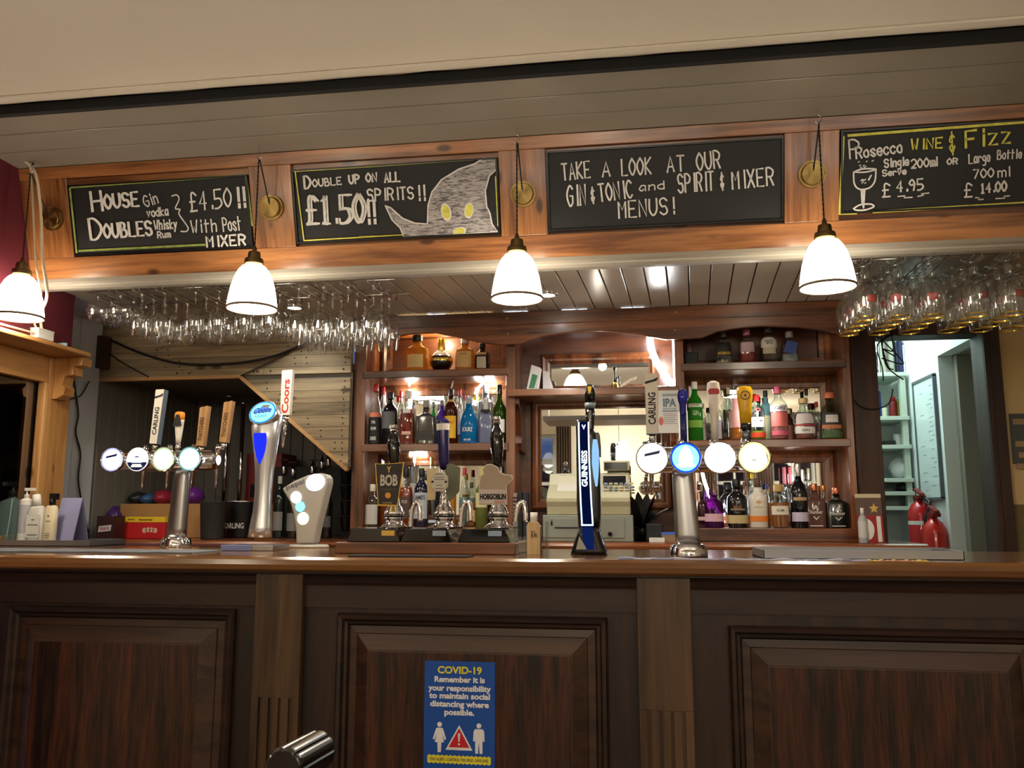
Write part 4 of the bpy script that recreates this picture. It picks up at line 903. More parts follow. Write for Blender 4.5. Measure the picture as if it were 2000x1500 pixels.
# ---- left font
B = onbar(343, 1069); Y0 = B.y
lx = [at(px, 897, Y0 - .098).x for px in (220, 270, 320, 371)]; lz = at(300, 897, Y0 - .098).z
t = bar_font('four-badge chrome beer font on the left of the bar, white slab handle', B, Y0, lx, lz, None, [(LITW, mk_bar, emis('ring_lilac', (170, 176, 255), 1.2)), (LITW, mk_navy), (LITG, None, emis('ring_green', (196, 226, 150), .9)), (LITW, None, emis('ring_teal', (110, 200, 196), 1.0))], .033, 1)
def slab(t, foot, head, wpx, thick, face, side, text, tcol, top='flat', stripe=False, label=None, Y=None, tw=None, th=None):
    """flat slab tap handle; foot/head are local points"""
    foot, head = Vector(foot), Vector(head); e = thing('tap_handle', label, None, foot); e.parent = t; e.empty_display_size = .01
    ax = head - foot; h = ax.length; e.rotation_euler = (0, atan2(ax.x, ax.z), 0); w = wpx
    if top == 'slant': poly = [(-w * .42, 0), (w * .42, 0), (w * .5, h), (w * .1, h * .97), (-w * .3, h * .96), (-w * .5, h * .93)]
    else: poly = [(-w * .43, 0), (w * .43, 0), (w * .5, h * .985), (w * .46, h), (-w * .46, h * .985), (-w * .5, h * .965)]
    MB().prism(poly, -thick / 2 + .002, thick / 2).build('slab', side, e, bevel=.002)
    MB().prism([(x * .96, .002 + z * .992) for x, z in poly], -thick / 2, -thick / 2 + .0019).build('face', face, e)
    if stripe: flat([(-w * .46, h * .86), (w * .10, h * .89), (w * .45, h * .93), (w * .45, h * .90), (w * .36, h * .87), (-w * .46, h * .82)], -thick / 2 - .0002, 'stripe', INK, e)
    if text: txt(text, e, tcol, (0, -thick / 2 - .001, h * .42), w=h * (tw or .5), h=w * (th or .5), rot=pi / 2, bold=.025)
    MB().lathe([(.009, -.028), (.011, -.01), (.010, 0)], 16).build('ferrule', CHROME, e)
    return e
LP = lambda px, py, dy=.11: at(px, py, Y0 + dy) - B
CF = M('handle_white', (226, 220, 208), .35); CS = M('handle_grey_edge', (92, 104, 116), .35)
slab(t, LP(303, 868), LP(317, 761), .036, .034, CF, CS, 'CARLING', INK, stripe=True, label='white slab handle with black stripe')
OAK = wood('oak_handle', (150, 108, 62), (190, 148, 96), 'z', 2, .5, 0)
slab(t, LP(393, 872), LP(402, 793), .034, .03, OAK, OAK, 'THATCHERS', M('brown_print', (84, 56, 34), .6), top='slant', label='wooden handle with slanted top', tw=.58)
slab(t, LP(438, 865), LP(449, 783), .034, .03, OAK, OAK, 'THATCHERS', M('brown_print', (84, 56, 34), .6), top='slant', label='second wooden handle, rightmost', tw=.58)
def curvy(t, foot, pts, mat, label, ratio=.7):
    """turned tap handle, profile of (half width, height) from the foot"""
    e = thing('tap_handle', label, None, foot); e.parent = t; e.empty_display_size = .01
    MB().lathe(pts, 24, ratio=ratio).build('grip', mat, e); MB().lathe([(.009, -.028), (.011, -.008), (.009, .001)], 16).build('ferrule', CHROME, e); return e
hh = (LP(352, 804) - LP(348, 868)).z
e = curvy(t, LP(348, 868), [(.010, 0), (.012, hh * .2), (.016, hh * .45), (.019, hh * .7), (.020, hh * .74)], CF, 'white and orange moulded handle')
MB().lathe([(.020, hh * .74), (.021, hh * .9), (.018, hh * .98), (.008, hh)], 24, ratio=.7).build('orange_cap', M('orange_gloss', (236, 150, 50), .25), e)
flat([(-.019, hh * .55), (.019, hh * .55), (.012, hh * .76), (.006, hh * .90), (-.006, hh * .90), (-.012, hh * .76)], -.0152, 'crest', INK, e)
# ---- right font
B = onbar(1345, 1088); Y0 = B.y
lx = [at(px, 894, Y0 - .098).x for px in (1273.6, 1339, 1405.7, 1472.6)]; lz = at(1372, 894, Y0 - .098).z
t = bar_font('four-badge chrome beer font on the right of the bar, yellow and white handles', B, Y0, lx, lz, None, [(LITW, mk_bar), (LITC, mk_blue, emis('ring_blue', (20, 80, 230), 1.2)), (LITW, None), (LITY, mk_y, emis('ring_yellow', (250, 246, 170), 1.1))], .034, -1)
LP = lambda px, py, dy=.11: at(px, py, Y0 + dy) - B
slab(t, LP(1274, 849), LP(1272, 730), .042, .03, CF, CS, 'CARLING', INK, stripe=True, label='white slab handle with black stripe', th=.55, tw=.52)
# glow ring on the blue badge
f_ = LP(1336, 868)
e = curvy(t, f_, [(.010, 0), (.010, .10)], M('blue_handle', (30, 44, 120), .2), 'slim blue handle with glittering knob', .6)
h2 = (LP(1334, 760) - f_).z
MB().lathe([(.010, .10), (.010, h2 * .55), (.011, h2 * .72), (.016, h2 * .80), (.017, h2 * .9), (.012, h2 * .98), (.004, h2)], 12, ratio=.8).build('knob', M('blue_sparkle', (44, 48, 150), .12, .3), e)
MB().box(-.014, .004, 0, -.010, .012, h2 * .6).box(.010, .004, 0, .014, .012, h2 * .6).build('grey_edge', STEEL, e)
f_ = LP(1397, 866); h2 = (LP(1395, 744) - f_).z
e = curvy(t, f_, [(.010, 0), (.0105, h2 * .3), (.012, h2 * .42), (.018, h2 * .7), (.0205, h2 * .86), (.018, h2 * .97), (.008, h2)], M('pearl_handle', (226, 216, 206), .2), 'pearl white handle with red crest', .55)
flat([(-.016, h2 * .78), (.016, h2 * .78), (.017, h2 * .84), (.012, h2 * .87), (-.012, h2 * .87), (-.017, h2 * .84)], -.0122, 'crest', M('crest_red', (180, 40, 44), .4), e)
f_ = LP(1458, 862); h2 = (LP(1456, 754) - f_).z
e = curvy(t, f_, [(.012, 0), (.0135, h2 * .22)], M('pewter', (120, 122, 130), .25, 1), 'yellow moulded handle on black collar', .7)
MB().lathe([(.016, h2 * .22), (.017, h2 * .32)], 24, ratio=.7).build('collar', BLKG, e)
MB().lathe([(.0165, h2 * .32), (.019, h2 * .55), (.024, h2 * .82), (.024, h2 * .93), (.019, h2 * .985), (.008, h2)], 24, ratio=.7).build('yellow_grip', M('yellow_gloss', (240, 186, 28), .18), e)
mb = MB(); mb.mitre(0, 0, 1, 1, []) if False else None
ring = disc_poly(0, h2 * .82, .015, .014, 24); flat(ring, -.0172, 'crest', M('yellow_print', (120, 92, 20), .5), e, .0004); flat(disc_poly(0, h2 * .82, .0115, .0105, 24), -.0177, 'crest_field', M('yellow_gloss', (240, 186, 28), .18), e, .0003); txt('A', e, INK, (0, -.0186, h2 * .82), h=.010, bold=.03)

# ---- tall silver lager column with slanted lit head
B = onbar(507, 1071); Y0 = B.y + .02; B.y = Y0; k = sc(B); HT = .012
t = thing('beer_font', 'tall curved silver beer column with round blue lit head and red lettered handle', 'beer tap', B)
SILV = M('polished_silver', (206, 208, 212), .27, .85)
lv = [(1060, 507, 24.5), (1040, 508.5, 22), (1010, 511.5, 18.5), (967, 514, 17), (930, 516, 19), (900, 517.5, 22.5), (870, 518.5, 26.5), (845, 519.5, 29.5), (832, 520, 30), (815, 522, 27), (802, 525, 20)]
def body(px, py): p = at(px, py, Y0) - B; return p
rings = []; info = []
for py, cx, hw in lv:
    p = body(cx, py); w = hw * k; info.append((p.z, p.x, w)); rings.append([(p.x + w * cos(a), .8 * w * sin(a) + (.012 if py < 835 else 0), p.z) for a in [2 * pi * i / 32 for i in range(32)]])
MB().loft(rings).build('column', SILV, t)
hd = thing('lit_head', None, None, body(519, 818) + Vector((0, -.024, 0))); hd.parent = t; hd.rotation_euler = (-.42, .0, -.12); hd.empty_display_size = .01
R_ = 30.5 * k
MB().lathe([(R_ * .96, -.03), (R_ * 1.0, -.01), (R_ * 1.02, 0), (R_ * .97, .004), (R_ * .9, .003)], 36, ratio=.86, M4=RY90, cap=False).build('bezel', SILV, hd)
MB().lathe([(R_ * .95, .002), (R_ * .001, .0045)], 36, ratio=.86, M4=RY90, cap=False).build('lit_face', LITC, hd)
mb = MB(); MB().lathe([(R_ * .95, .0036), (R_ * .84, .0046)], 36, ratio=.86, M4=RY90, cap=False).build('blue_ring', emis('lit_ring_blue', (40, 150, 240), 1.2), hd)
flat([(-.036, .006), (-.022, .014), (-.008, .022), (.006, .018), (.018, .020), (.036, .010), (.030, .000), (-.030, -.004)], -.0055, 'mountain', emis('lit_mountain', (90, 150, 240), 1.0), hd)
NB = M('deep_blue_print', (26, 30, 120), .5)
txt('Coors', hd, NB, (0, -.007, .007), w=.074, h=.026, bold=.02, shear=.3, rot=.08); txt('LIGHT', hd, NB, (0, -.007, -.017), w=.048, h=.011, bold=.02)
vs = []; fs = []; n = 8; rows_ = [(856, 13.2), (862, 14.5), (875, 14.0), (890, 11.5), (903, 7.5), (912, 3), (917, .6)]
for py, hw in rows_:
    cxp = 513.5 + (917 - py) * 0; p = at(cxp, py, Y0 - .04) - B
    f2 = [i_ for i_ in info]; W_ = next((a[2] + (b[2] - a[2]) * (p.z - a[0]) / (b[0] - a[0]) for a, b in zip(info, info[1:]) if a[0] <= p.z <= b[0]), .04); cxm = next((a[1] + (b[1] - a[1]) * (p.z - a[0]) / (b[0] - a[0]) for a, b in zip(info, info[1:]) if a[0] <= p.z <= b[0]), 0)
    off = -.006
    for i in range(n + 1):
        x = off + hw * k * (2 * i / n - 1); vs.append((cxm + x, -.8 * sqrt(max(1e-6, W_ ** 2 - x ** 2)) - .0015, p.z))
for r_ in range(len(rows_) - 1):
    for i in range(n): a = r_ * (n + 1) + i; fs.append((a, a + 1, a + n + 2, a + n + 1))
MB().add(vs, fs, True).build('lit_window', emis('lit_window_blue', (30, 44, 255), 1.3), t)
LP = lambda px, py, dy=.10: at(px, py, Y0 + dy) - B
e = slab(t, LP(558, 822), LP(563, 733), .044, .024, CF, CF, 'Coors', M('crest_red2', (186, 34, 52), .4), label='white handle with red lettering', tw=.74, th=.62)
a_ = LP(555, 822)
MB().lathe([(.012, 0), (.013, -.012), (.011, -.03), (.012, -.034), (.0085, -.05), (.0065, -.11)], 16, c=tuple(a_ - Vector((0, 0, .012)))).cyl(tuple(a_ + Vector((0, -.1, -.03))), tuple(a_ + Vector((0, 0, -.03))), .010).build('tap_body', CHROME, t)
# drip tray under it
p0, p1 = az(432, 1076, ZC), az(505, 1075, ZC)
dt = thing('drip_tray', 'small lavender and steel drip tray beneath the tall silver beer column', 'drip tray', (0, 0, ZC))
MB().box(p0.x, p0.y - .0, 0, p1.x + .075, p0.y + .14, .019).build('tray_body', STEEL, dt, bevel=.003)
MB().box(p0.x - .001, p0.y - .003, .001, p1.x, p0.y - .0001, .020).build('lavender_front', M('lavender_plastic', (132, 142, 196), .35), dt, bevel=.002)
t.location.z = ZC + .0195
# ---- soft drink dispenser
B = onbar(603, 1070); Y0 = B.y; k = sc(B)
t = thing('soft_drink_dispenser', 'flared grey soft drink dispenser with four white lit discs', 'dispenser', B)
LP = lambda px, py, dy=0.: at(px, py, Y0 + dy) - B
MB().lathe([(.075, 0), (.076, .006), (.07, .012), (.03, .014)], 32, ratio=.6).build('foot', M('pale_grey', (186, 186, 178), .35), t)
ol = [(584, 1067), (619, 1067), (625, 1035), (633, 1003), (640, 975), (646, 950), (646, 940), (641, 933), (630, 930), (606, 934), (580, 945), (556, 960), (562, 970), (572, 987), (579, 1010), (583, 1040)]
q_ = [LP(*p) for p in ol]; G_ = M('dispenser_grey', (172, 168, 160), .35)
MB().prism([(v.x, v.z + .01) for v in q_], -.03, .03).build('body', G_, t, bevel=.008, seg=3)
def el(px, py, rx, ry, tl, mat, nm='lit_disc'):
    c = LP(px, py); flat(disc_poly(c.x, c.z + .01, rx * k, ry * k, 28, 0, tl), -.0302, nm, mat, t, .002)
el(622, 948, 19.5, 16.5, .25, LITW); el(584.5, 977, 11, 11.5, 0, LITW); el(592.5, 995, 9.5, 10, 0, LITC); el(598, 1018, 11.5, 12, 0, LITY)
c = LP(583, 952); txt('pepsi', t, M('dispenser_print', (70, 72, 110), .5), (c.x, -.0312, c.z + .008), w=.072, h=.022, rot=.36)
# ---- hand pumps on a wooden riser
B = onbar(826, 1083); Y0 = B.y; k = sc(B)
p0, p1 = az(644, 1083, ZC), az(1009, 1084, ZC)
rs = tag(MB().box(p0.x, Y0, ZC, p1.x, Y0 + .27, ZC + .036).build('pump_riser', MAHX, bevel=.004), 'long mahogany riser block carrying the three hand pumps', 'riser')
ZP = ZC + .036
mat_ = tag(MB().box(az(650, 1092, ZC).x, 2.43, ZC, az(905, 1092, ZC).x, 2.52, ZC + .004).build('bar_mat', M('black_rubber_mat', (20, 18, 18), .6), bevel=.001), 'flat black rubber bar mat in front of the hand pumps', 'mat')
def pump(px, y_bot, xl, xr, lab, hmat, htop, hx, plate):
    Yp = Y0 + .02; b = at(px, 1060, Yp); b.z = ZP; t = thing('hand_pump', lab, 'hand pump', b, group=None)
    LP = lambda a, c, dy=0.: at(a, c, Yp + dy) - b
    x0, x1 = LP(xl, 1060).x, LP(xr, 1060).x
    MB().prism([(x0, 0), (x1, 0), (x1 - .004, .014), (x1 - .006, .018), (x1 - .012, .030), (x1 - .014, .042), (x0 + .014, .042), (x0 + .012, .030), (x0 + .006, .018), (x0 + .004, .014)], 0, .17).build('plinth', BLKG, t, bevel=.003)
    MB().box(-.02, -.0015 + .0, .020, .022, .002, .036).build('name_plate', plate, t)
    c = Vector((0, .07, .042))
    pr = [(.046, 0), (.046, .004), (.038, .010), (.029, .016), (.026, .024), (.030, .030), (.033, .034)]
    MB().lathe(pr, 32, c=tuple(c)).build('bell_foot', CHROME, t)
    MB().lathe([(.033, .034), (.0335, .038), (.033, .041)], 32, c=tuple(c)).build('dark_ring', BLK, t)
    MB().lathe([(.033, .041), (.033, .050), (.028, .056), (.026, .064), (.020, .072), (.016, .080), (.014, .10), (.012, .12)], 32, c=tuple(c)).build('bell', CHROME, t)
    # handle
    Yh = .07; base = Vector((0, Yh, .155)); top = LP(hx, htop, Yh); ln = (top - base).length
    e = thing('pump_handle', None, None, base); e.parent = t; e.empty_display_size = .01; ax = top - base; e.rotation_euler = (-atan2(ax.y, ax.z), atan2(ax.x, ax.z), 0)
    MB().cyl((0, 0, 0), (0, 0, ln * .34), .0115).build('ferrule', CHROME, e)
    if hmat == 'china':
        MB().lathe([(.014, ln * .33), (.0165, ln * .40), (.0175, ln * .6), (.0205, ln * .93), (.020, ln * .97), (.012, ln)], 24).build('grip', M('navy_china', (34, 30, 84), .15), e)
        MB().lathe([(.0212, ln * .84), (.0215, ln * .93)], 24, cap=False).build('white_band', M('china_white', (214, 210, 206), .2), e)
    else:
        MB().lathe([(.012, ln * .34), (.016, ln * .40), (.020, ln * .55), (.0215, ln * .70), (.018, ln * .80), (.010, ln * .86), (.0095, ln * .885)], 24).build('grip', BLKG, e)
        MB().lathe([(.0095, ln * .885), (.014, ln * .90), (.010, ln * .925), (.014, ln * .95), (.012, ln * .985), (.003, ln)], 16).build('finial', CHROME, e)
    # swan spout beside
    s0 = Vector((.055, .06, .042))
    MB().tube(smooth_path([s0, s0 + Vector((.004, 0, .05)), s0 + Vector((.016, 0, .078)), s0 + Vector((.03, -.004, .074)), s0 + Vector((.034, -.006, .02))], 6), .008, 10).build('spout', CHROME, t)
    return t, LP
PLG, PLS = M('plate_gold', (214, 178, 96), .25, 1), M('plate_silver', (170, 190, 220), .2, 1)
def clip(t, LP, pts, dy, mat, edge, name='pump_clip', th=.004):
    q = [LP(a, c, dy) for a, c in pts]; poly = [(v.x, v.z) for v in q]; e = thing(name, None, None, (0, dy, 0)); e.parent = t; e.empty_display_size = .01
    MB().prism(poly, 0, th).build('plate', edge, e, bevel=.0008)
    cx = sum(p[0] for p in poly) / len(poly); cz = sum(p[1] for p in poly) / len(poly)
    if mat: MB().prism([(cx + (x - cx) * .93, cz + (z - cz) * .95) for x, z in poly], -.0012, .0).build('face', mat, e)
    return e, lambda a, c: Vector((LP(a, c, dy).x, 0, LP(a, c, dy).z))
GOLD = M('clip_gold', (214, 176, 70), .35, .4); CHAR = M('clip_charcoal', (44, 42, 40), .5)
t, LP = pump(757, 1060, 676, 782, 'hand pump with black handle and gold edged dark clip, leftmost of three', 'black', 829, 768, PLG)
e, Q = clip(t, LP, [(732, 905), (745, 906), (762, 905), (776, 904), (789, 903), (786, 925), (776, 989), (738, 988)], .02, CHAR, GOLD)
p = Q(760, 938); txt('BOB', e, M('clip_silver', (206, 200, 188), .4), (p.x, -.002, p.z), w=36 * k, h=23 * k, bold=.035)
p = Q(760, 917); txt('Y', e, GOLD, (p.x, -.002, p.z), w=9 * k, h=12 * k, bold=.03)
p = Q(759, 956); txt("WICKED BREW CO", e, M('clip_grey_print', (140, 130, 110), .5), (p.x, -.002, p.z), w=28 * k, h=2.6 * k)
p = Q(758, 967.5); flat(disc_poly(p.x, p.z, 6 * k, n=20), -.0014, 'sun_disc', M('clip_orange', (236, 160, 60), .4), e)
p = Q(757, 982); flat([(p.x - 10 * k, p.z - 2 * k), (p.x + 10 * k, p.z - 2 * k), (p.x + 10 * k, p.z + 1.5 * k), (p.x - 10 * k, p.z + 1.5 * k)], -.0014, 'small_print', M('clip_dim_gold', (130, 108, 56), .5), e)
t, LP = pump(857, 1060, 781, 883, 'hand pump with navy china handle and octagonal white clip, middle of three', 'china', 818, 865, PLS)
e, Q = clip(t, LP, [(833, 916), (851, 914), (850, 976), (835, 977)], .055, CREAMW, CREAMW, 'card')
e, Q = clip(t, LP, [(872, 908), (880, 905), (899, 913), (897, 960), (880, 978), (866, 976)], .06, None, M('grey_green_plate', (112, 116, 98), .5), 'card')
e, Q = clip(t, LP, [(849, 922), (866, 922), (875, 932), (875, 951), (867, 960), (849, 960), (842, 951), (842, 932)], .0, M('clip_cream', (206, 200, 188), .5), M('clip_cream_edge', (176, 168, 152), .5))
for i, (py, w) in enumerate(((926, 16), (932, 20), (936, 20), (948, 12), (954, 18))):
    p = Q(858, py); flat([(p.x - w * k / 2, p.z - .6 * k), (p.x + w * k / 2, p.z - .6 * k), (p.x + w * k / 2, p.z + .6 * k), (p.x - w * k / 2, p.z + .6 * k)], -.0014, 'small_print', M('clip_print', (96, 90, 90), .6), e)
for px in (845, 871): p = Q(px, 941); flat(disc_poly(p.x, p.z, 2.4 * k, n=12), -.0014, 'bolt', INK, e)
t, LP = pump(966, 1060, 893, 996, 'hand pump with black handle and jagged topped pale clip, rightmost of three', 'black', 812, 969, PLS)
e, Q = clip(t, LP, [(935, 986), (935, 945), (938, 930), (944, 925), (942, 915), (950, 907), (960, 906), (972, 912), (976, 922), (986, 926), (1000, 928), (1003, 936), (990, 948), (991, 986)], .02, M('clip_tan', (176, 160, 140), .55), M('clip_tan_edge', (206, 196, 186), .5))
q0, q1 = Q(936.5, 984), Q(990, 956); flat([(q0.x, q0.z), (q1.x, q0.z), (q1.x, q1.z), (q0.x, q1.z)], -.0014, 'pale_panel', M('clip_pale', (206, 194, 188), .55), e)
p = Q(963, 970); txt('HOBGOBLIN', e, INK, (p.x, -.0030, p.z), w=52 * k, h=11.5 * k, bold=.06)
p = Q(976, 980); txt('GOLD', e, M('clip_red_print', (200, 90, 80), .5), (p.x, -.0030, p.z), w=20 * k, h=4.5 * k, bold=.02)
# ---- black stout tower
B = onbar(1150, 1083); Y0 = B.y; k = sc(B); t = thing('beer_font', 'curved black stout tower with glowing blue edges and dark handle', 'beer tap', B)
LP = lambda px, py, dy=0.: at(px, py, Y0 + dy) - B
BT = M('tower_black', (18, 18, 20), .25, coat=.3); TN = emis('tower_navy_lit', (12, 22, 70), .5); GLOW = emis('tower_glow', (190, 230, 255), 2.6); TEXTG = emis('tower_letter', (225, 240, 255), 2.2)
def slabloft(rows, y0, y1, n=10, round_=.3):
    rings = []
    for py, xl, xr in rows:
        a, b = LP(xl, py), LP(xr, py); w = (b.x - a.x) / 2; c = (a.x + b.x) / 2; d = (y1 - y0) / 2
        rings.append([(c + copysign(abs(cos(u)) ** .45, cos(u)) * w, (y0 + y1) / 2 + copysign(abs(sin(u)) ** .45, sin(u)) * d, a.z) for u in [2 * pi * i / 28 for i in range(28)]])
    return MB().loft(rings)
slabloft([(1082, 1115, 1187), (1074, 1117, 1186), (1060, 1122, 1180), (1045, 1127, 1175), (1030, 1130, 1172)], -.05, .06).build('foot', BT, t)
slabloft([(1035, 1129, 1172), (1010, 1128, 1173), (980, 1126, 1174), (940, 1126, 1173), (900, 1126, 1171), (870, 1126, 1168), (850, 1127, 1164), (838, 1130, 1160)], -.015, .05).build('tower', BT, t)
slabloft([(1030, 1133, 1162), (990, 1130, 1159), (940, 1128, 1155), (900, 1127, 1153), (860, 1127, 1152), (835, 1126, 1153), (823, 1127, 1153)], -.045, -.012).build('front_fin', BT, t)
FY = -.0465
def strip(rows, dy, mat, name):
    vs = []; fs = []
    for py, xl, xr in rows: a, b = LP(xl, py, dy), LP(xr, py, dy); vs += [a, b]
    for i in range(len(rows) - 1): fs.append((2 * i, 2 * i + 1, 2 * i + 3, 2 * i + 2))
    return MB().add(vs, fs).build(name, mat, t)
ys = [824, 860, 900, 940, 980, 1024]; le = [1130, 1130.5, 1131.5, 1132.5, 1134, 1136.5]; re = [1149.5, 1150, 1151, 1153, 1155, 1158]
strip([(y, a, b) for y, a, b in zip(ys, le, re)], FY, TN, 'lit_panel')
strip([(y, a - 1.2, a + 1.6) for y, a in zip(ys, le)], FY - .0006, GLOW, 'glowing_edge'); strip([(y, b - 1.6, b + 1.2) for y, b in zip(ys, re)], FY - .0006, GLOW, 'glowing_edge')
strip([(1024, 1135, 1159), (1027, 1135, 1159)], FY - .0006, GLOW, 'glowing_edge')
strip([(1029, 1136, 1158), (1060, 1139, 1160), (1074, 1142, 1161)], -.0535, emis('tower_blue_lit', (24, 44, 110), .5), 'blue_foot_panel')
strip([(1048, 1131, 1132), (1073, 1125, 1146)], -.054, M('foot_silver', (150, 150, 140), .4, .5), 'silver_triangle')
strip([(858, 1158, 1166), (880, 1156, 1170), (905, 1156, 1170), (930, 1159, 1169), (950, 1163, 1167)], -.0165, emis('tower_side_lit', (150, 200, 240), 1.0), 'side_glow')
c = LP(1141.5, 915, FY - .0014); txt('GUINNESS', t, TEXTG, c, w=70 * k, h=11.5 * k, rot=pi / 2, bold=.035)
c = LP(1140, 834, FY - .0014); txt('V', t, TEXTG, c, w=8 * k, h=9 * k, bold=.04)
f_ = LP(1153, 846, .10); h2 = (LP(1154, 751, .10) - f_).z
e = curvy(t, f_, [(.009, -.01), (.011, 0), (.014, h2 * .3), (.0165, h2 * .5)], BLKG, 'black handle with grey band and gold emblem', .75)
MB().lathe([(.0168, h2 * .5), (.0172, h2 * .62)], 24, ratio=.75).build('grey_band', M('band_grey', (110, 124, 132), .3), e)
MB().lathe([(.017, h2 * .62), (.0175, h2 * .85), (.014, h2 * .97), (.006, h2)], 24, ratio=.75).build('top', BLKG, e)
flat([(-.007, h2 * .95), (.007, h2 * .95), (.004, h2 * .84), (0, h2 * .79), (-.004, h2 * .84)], -.0136, 'gold_emblem', GOLD, e)
txt('GUINNESS', e, M('handle_print', (200, 200, 196), .5), (0, -.0125, h2 * .25), w=h2 * .42, h=.008, rot=pi / 2)
slabloft([(890, 1152, 1172), (870, 1153, 1172), (848, 1154, 1170), (842, 1158, 1168)], .05, .09).build('tap_body', M('tower_grey', (96, 94, 88), .3, .6), t)

# ---- small things on the bar top
p = onbar(1042, 1084); t = thing('wooden_tag', 'pale wooden tag standing in a clear holder beside the hand pumps', 'sign', p); k = sc(p)
w = 13 * k; h = 64 * k; r = .010
poly = [(-w, 0), (w, 0), (w, h - r), (w - r * .3, h - r * .3), (w - r, h), (-w + r, h), (-w + r * .3, h - r * .3), (-w, h - r)]
MB().prism(poly, 0, .006).build('tag', wood('birch_tag', (206, 172, 122), (232, 204, 158), 'z', 2, .5, 0), t, bevel=.001)
txt('YL', t, INK, (0, -.001, h * .67), w=12 * k, h=7 * k, bold=.01); txt('ER', t, INK, (.003, -.001, h * .58), w=13 * k, h=7 * k, bold=.01)
AC = glass('acrylic', (236, 240, 238), .12, .05)
MB().box(-.056, .010, 0, .044, .012, .055).box(-.056, -.03, 0, -.054, .05, .10).box(.040, -.03, 0, .042, .05, .10).build('acrylic_holder', AC, t)
bt = thing('sanitiser_bottle', 'white capped small bottle behind the wooden tag', 'bottle', p + Vector((-.004, .045, 0)))
MB().lathe([(.022, 0), (.024, .004), (.024, .085), (.012, .095)], 20).build('body', M('frosted_plastic', (206, 206, 196), .3), bt); MB().cyl((0, 0, .095), (0, 0, .128), .0115).build('cap', WHITE, bt)
# steel trays, mats and sheets
def tray(x0, x1, y0, y1, lab, h=.022):
    t = thing('steel_tray', lab, 'tray', (0, 0, ZC)); MB().box(x0, y0, 0, x1, y1, .004).build('bottom', STEELT, t)
    MB().box(x0, y0, .0, x1, y0 + .004, h).box(x0, y1 - .004, 0, x1, y1, h).box(x0, y0, 0, x0 + .004, y1, h).box(x1 - .004, y0, 0, x1, y1, h).build('rim', STEELT, t, bevel=.001)
    return t
a = az(183, 1068, ZC); tray(-2.435, a.x, a.y - .02, a.y + .20, 'steel tray under the sanitiser bottles at the left end of the bar', .024)
a, b = az(1488, 1096, ZC), az(1918, 1101, ZC)
tray(a.x + .015, b.x, 2.46, 2.70, 'long empty steel tray towards the right end of the bar', .026)
def mat(x0, x1, y0, y1, m, lab, cat='mat', amp=.002, name='bar_runner', th=.004):
    n = 40; top = [(x0 + (x1 - x0) * i / n, th + amp * (.5 + .5 * sin(i * 1.1) * sin(i * .37 + 1))) for i in range(n + 1)]
    return tag(MB().prism(top + [(x1, 0), (x0, 0)], y0, y1).build(name, m, loc=(0, 0, ZC)), lab, cat)
mat(-2.43, az(430, 1077, ZC).x, 2.52, 2.72, M('grey_towelling', (112, 116, 122), .9), 'grey towelling bar runner along the left end of the bar')
def splash(name, cols):
    m = M(name, cols[0], .55); n = m.node_tree.nodes; L = m.node_tree.links; tc = n.new('ShaderNodeTexCoord'); nz = n.new('ShaderNodeTexNoise'); nz.inputs['Scale'].default_value = 9; cr = n.new('ShaderNodeValToRGB'); cr.color_ramp.interpolation = 'CONSTANT'
    for i, c_ in enumerate(cols): e_ = cr.color_ramp.elements[i] if i < 2 else cr.color_ramp.elements.new(.5); e_.position = (.0, .44, .54, .62)[i]; e_.color = lin(c_)
    L.new(tc.outputs['Object'], nz.inputs['Vector']); L.new(nz.outputs['Fac'], cr.inputs[0]); L.new(cr.outputs[0], n['Principled BSDF'].inputs['Base Color']); return m
mat(az(1205, 1096, ZC).x, az(1720, 1101, ZC).x, 2.425, 2.455, splash('lilac_print', [(176, 178, 214), (200, 200, 226), (150, 160, 206)]), 'lilac printed paper runner by the right beer font', amp=.004, name='paper_runner', th=.001)
mat(az(1722, 1101, ZC).x, az(1850, 1103, ZC).x, 2.425, 2.455, splash('leaflet_print', [(214, 214, 216), (228, 196, 110), (206, 150, 140)]), 'printed leaflet with yellow patches in front of the steel tray', 'leaflet', .003, 'leaflet', .001)
p = az(650, 1050, ZC)
# bottles in the left tray
TZ = ZC + .0042; TY = az(183, 1068, ZC).y + .06
def stand(name, px, wpx, pytop, lab, cat='bottle', Y=None, z=None):
    Y = Y or TY; z = TZ if z is None else z; X = at(px, 1000, Y).x; k = sc((X, Y, z)); H = at(px, pytop, Y).z - z
    return thing(name, lab, cat, (X, Y, z)), wpx * k / 2, H, k
t, r, H, k = stand('pump_bottle', 22, 42, 942, 'clear blue hand gel bottle with black pump at the left edge')
MB().lathe([(r * .97, 0), (r, .006), (r, H * .62), (r * .9, H * .69), (r * .35, H * .74), (r * .33, H * .78)], 24, sq=4, ratio=.7).build('body', liquid('blue_gel', (196, 222, 222), .86), t)
MB().lathe([(r * .4, H * .77), (r * .4, H * .86), (r * .12, H * .87), (r * .12, H * .95)], 16).box(-r * .25, -r * 1.1, H * .94, r * .25, r * .2, H).build('pump', BLK, t)
MB().tube(smooth_path([(.0, 0, H * .75), (-.004, 0, H * .4), (-.014, 0, .01)], 6), .003).build('dip_tube', M('tube_white', (200, 220, 220), .4), t)
t, r, H, k = stand('pump_bottle', 50, 23, 953, 'white pump bottle between the blue gel and the white jug')
MB().lathe([(r, 0), (r * 1.02, .005), (r, H * .78), (r * .4, H * .82)], 20).build('body', WHITE, t); MB().lathe([(r * .42, H * .81), (r * .42, H * .88), (r * .15, H * .89), (r * .15, H * .96)], 16).box(-r * .3, -r * .3, H * .95, r * 1.4, r * .3, H).build('pump', WHITE, t)
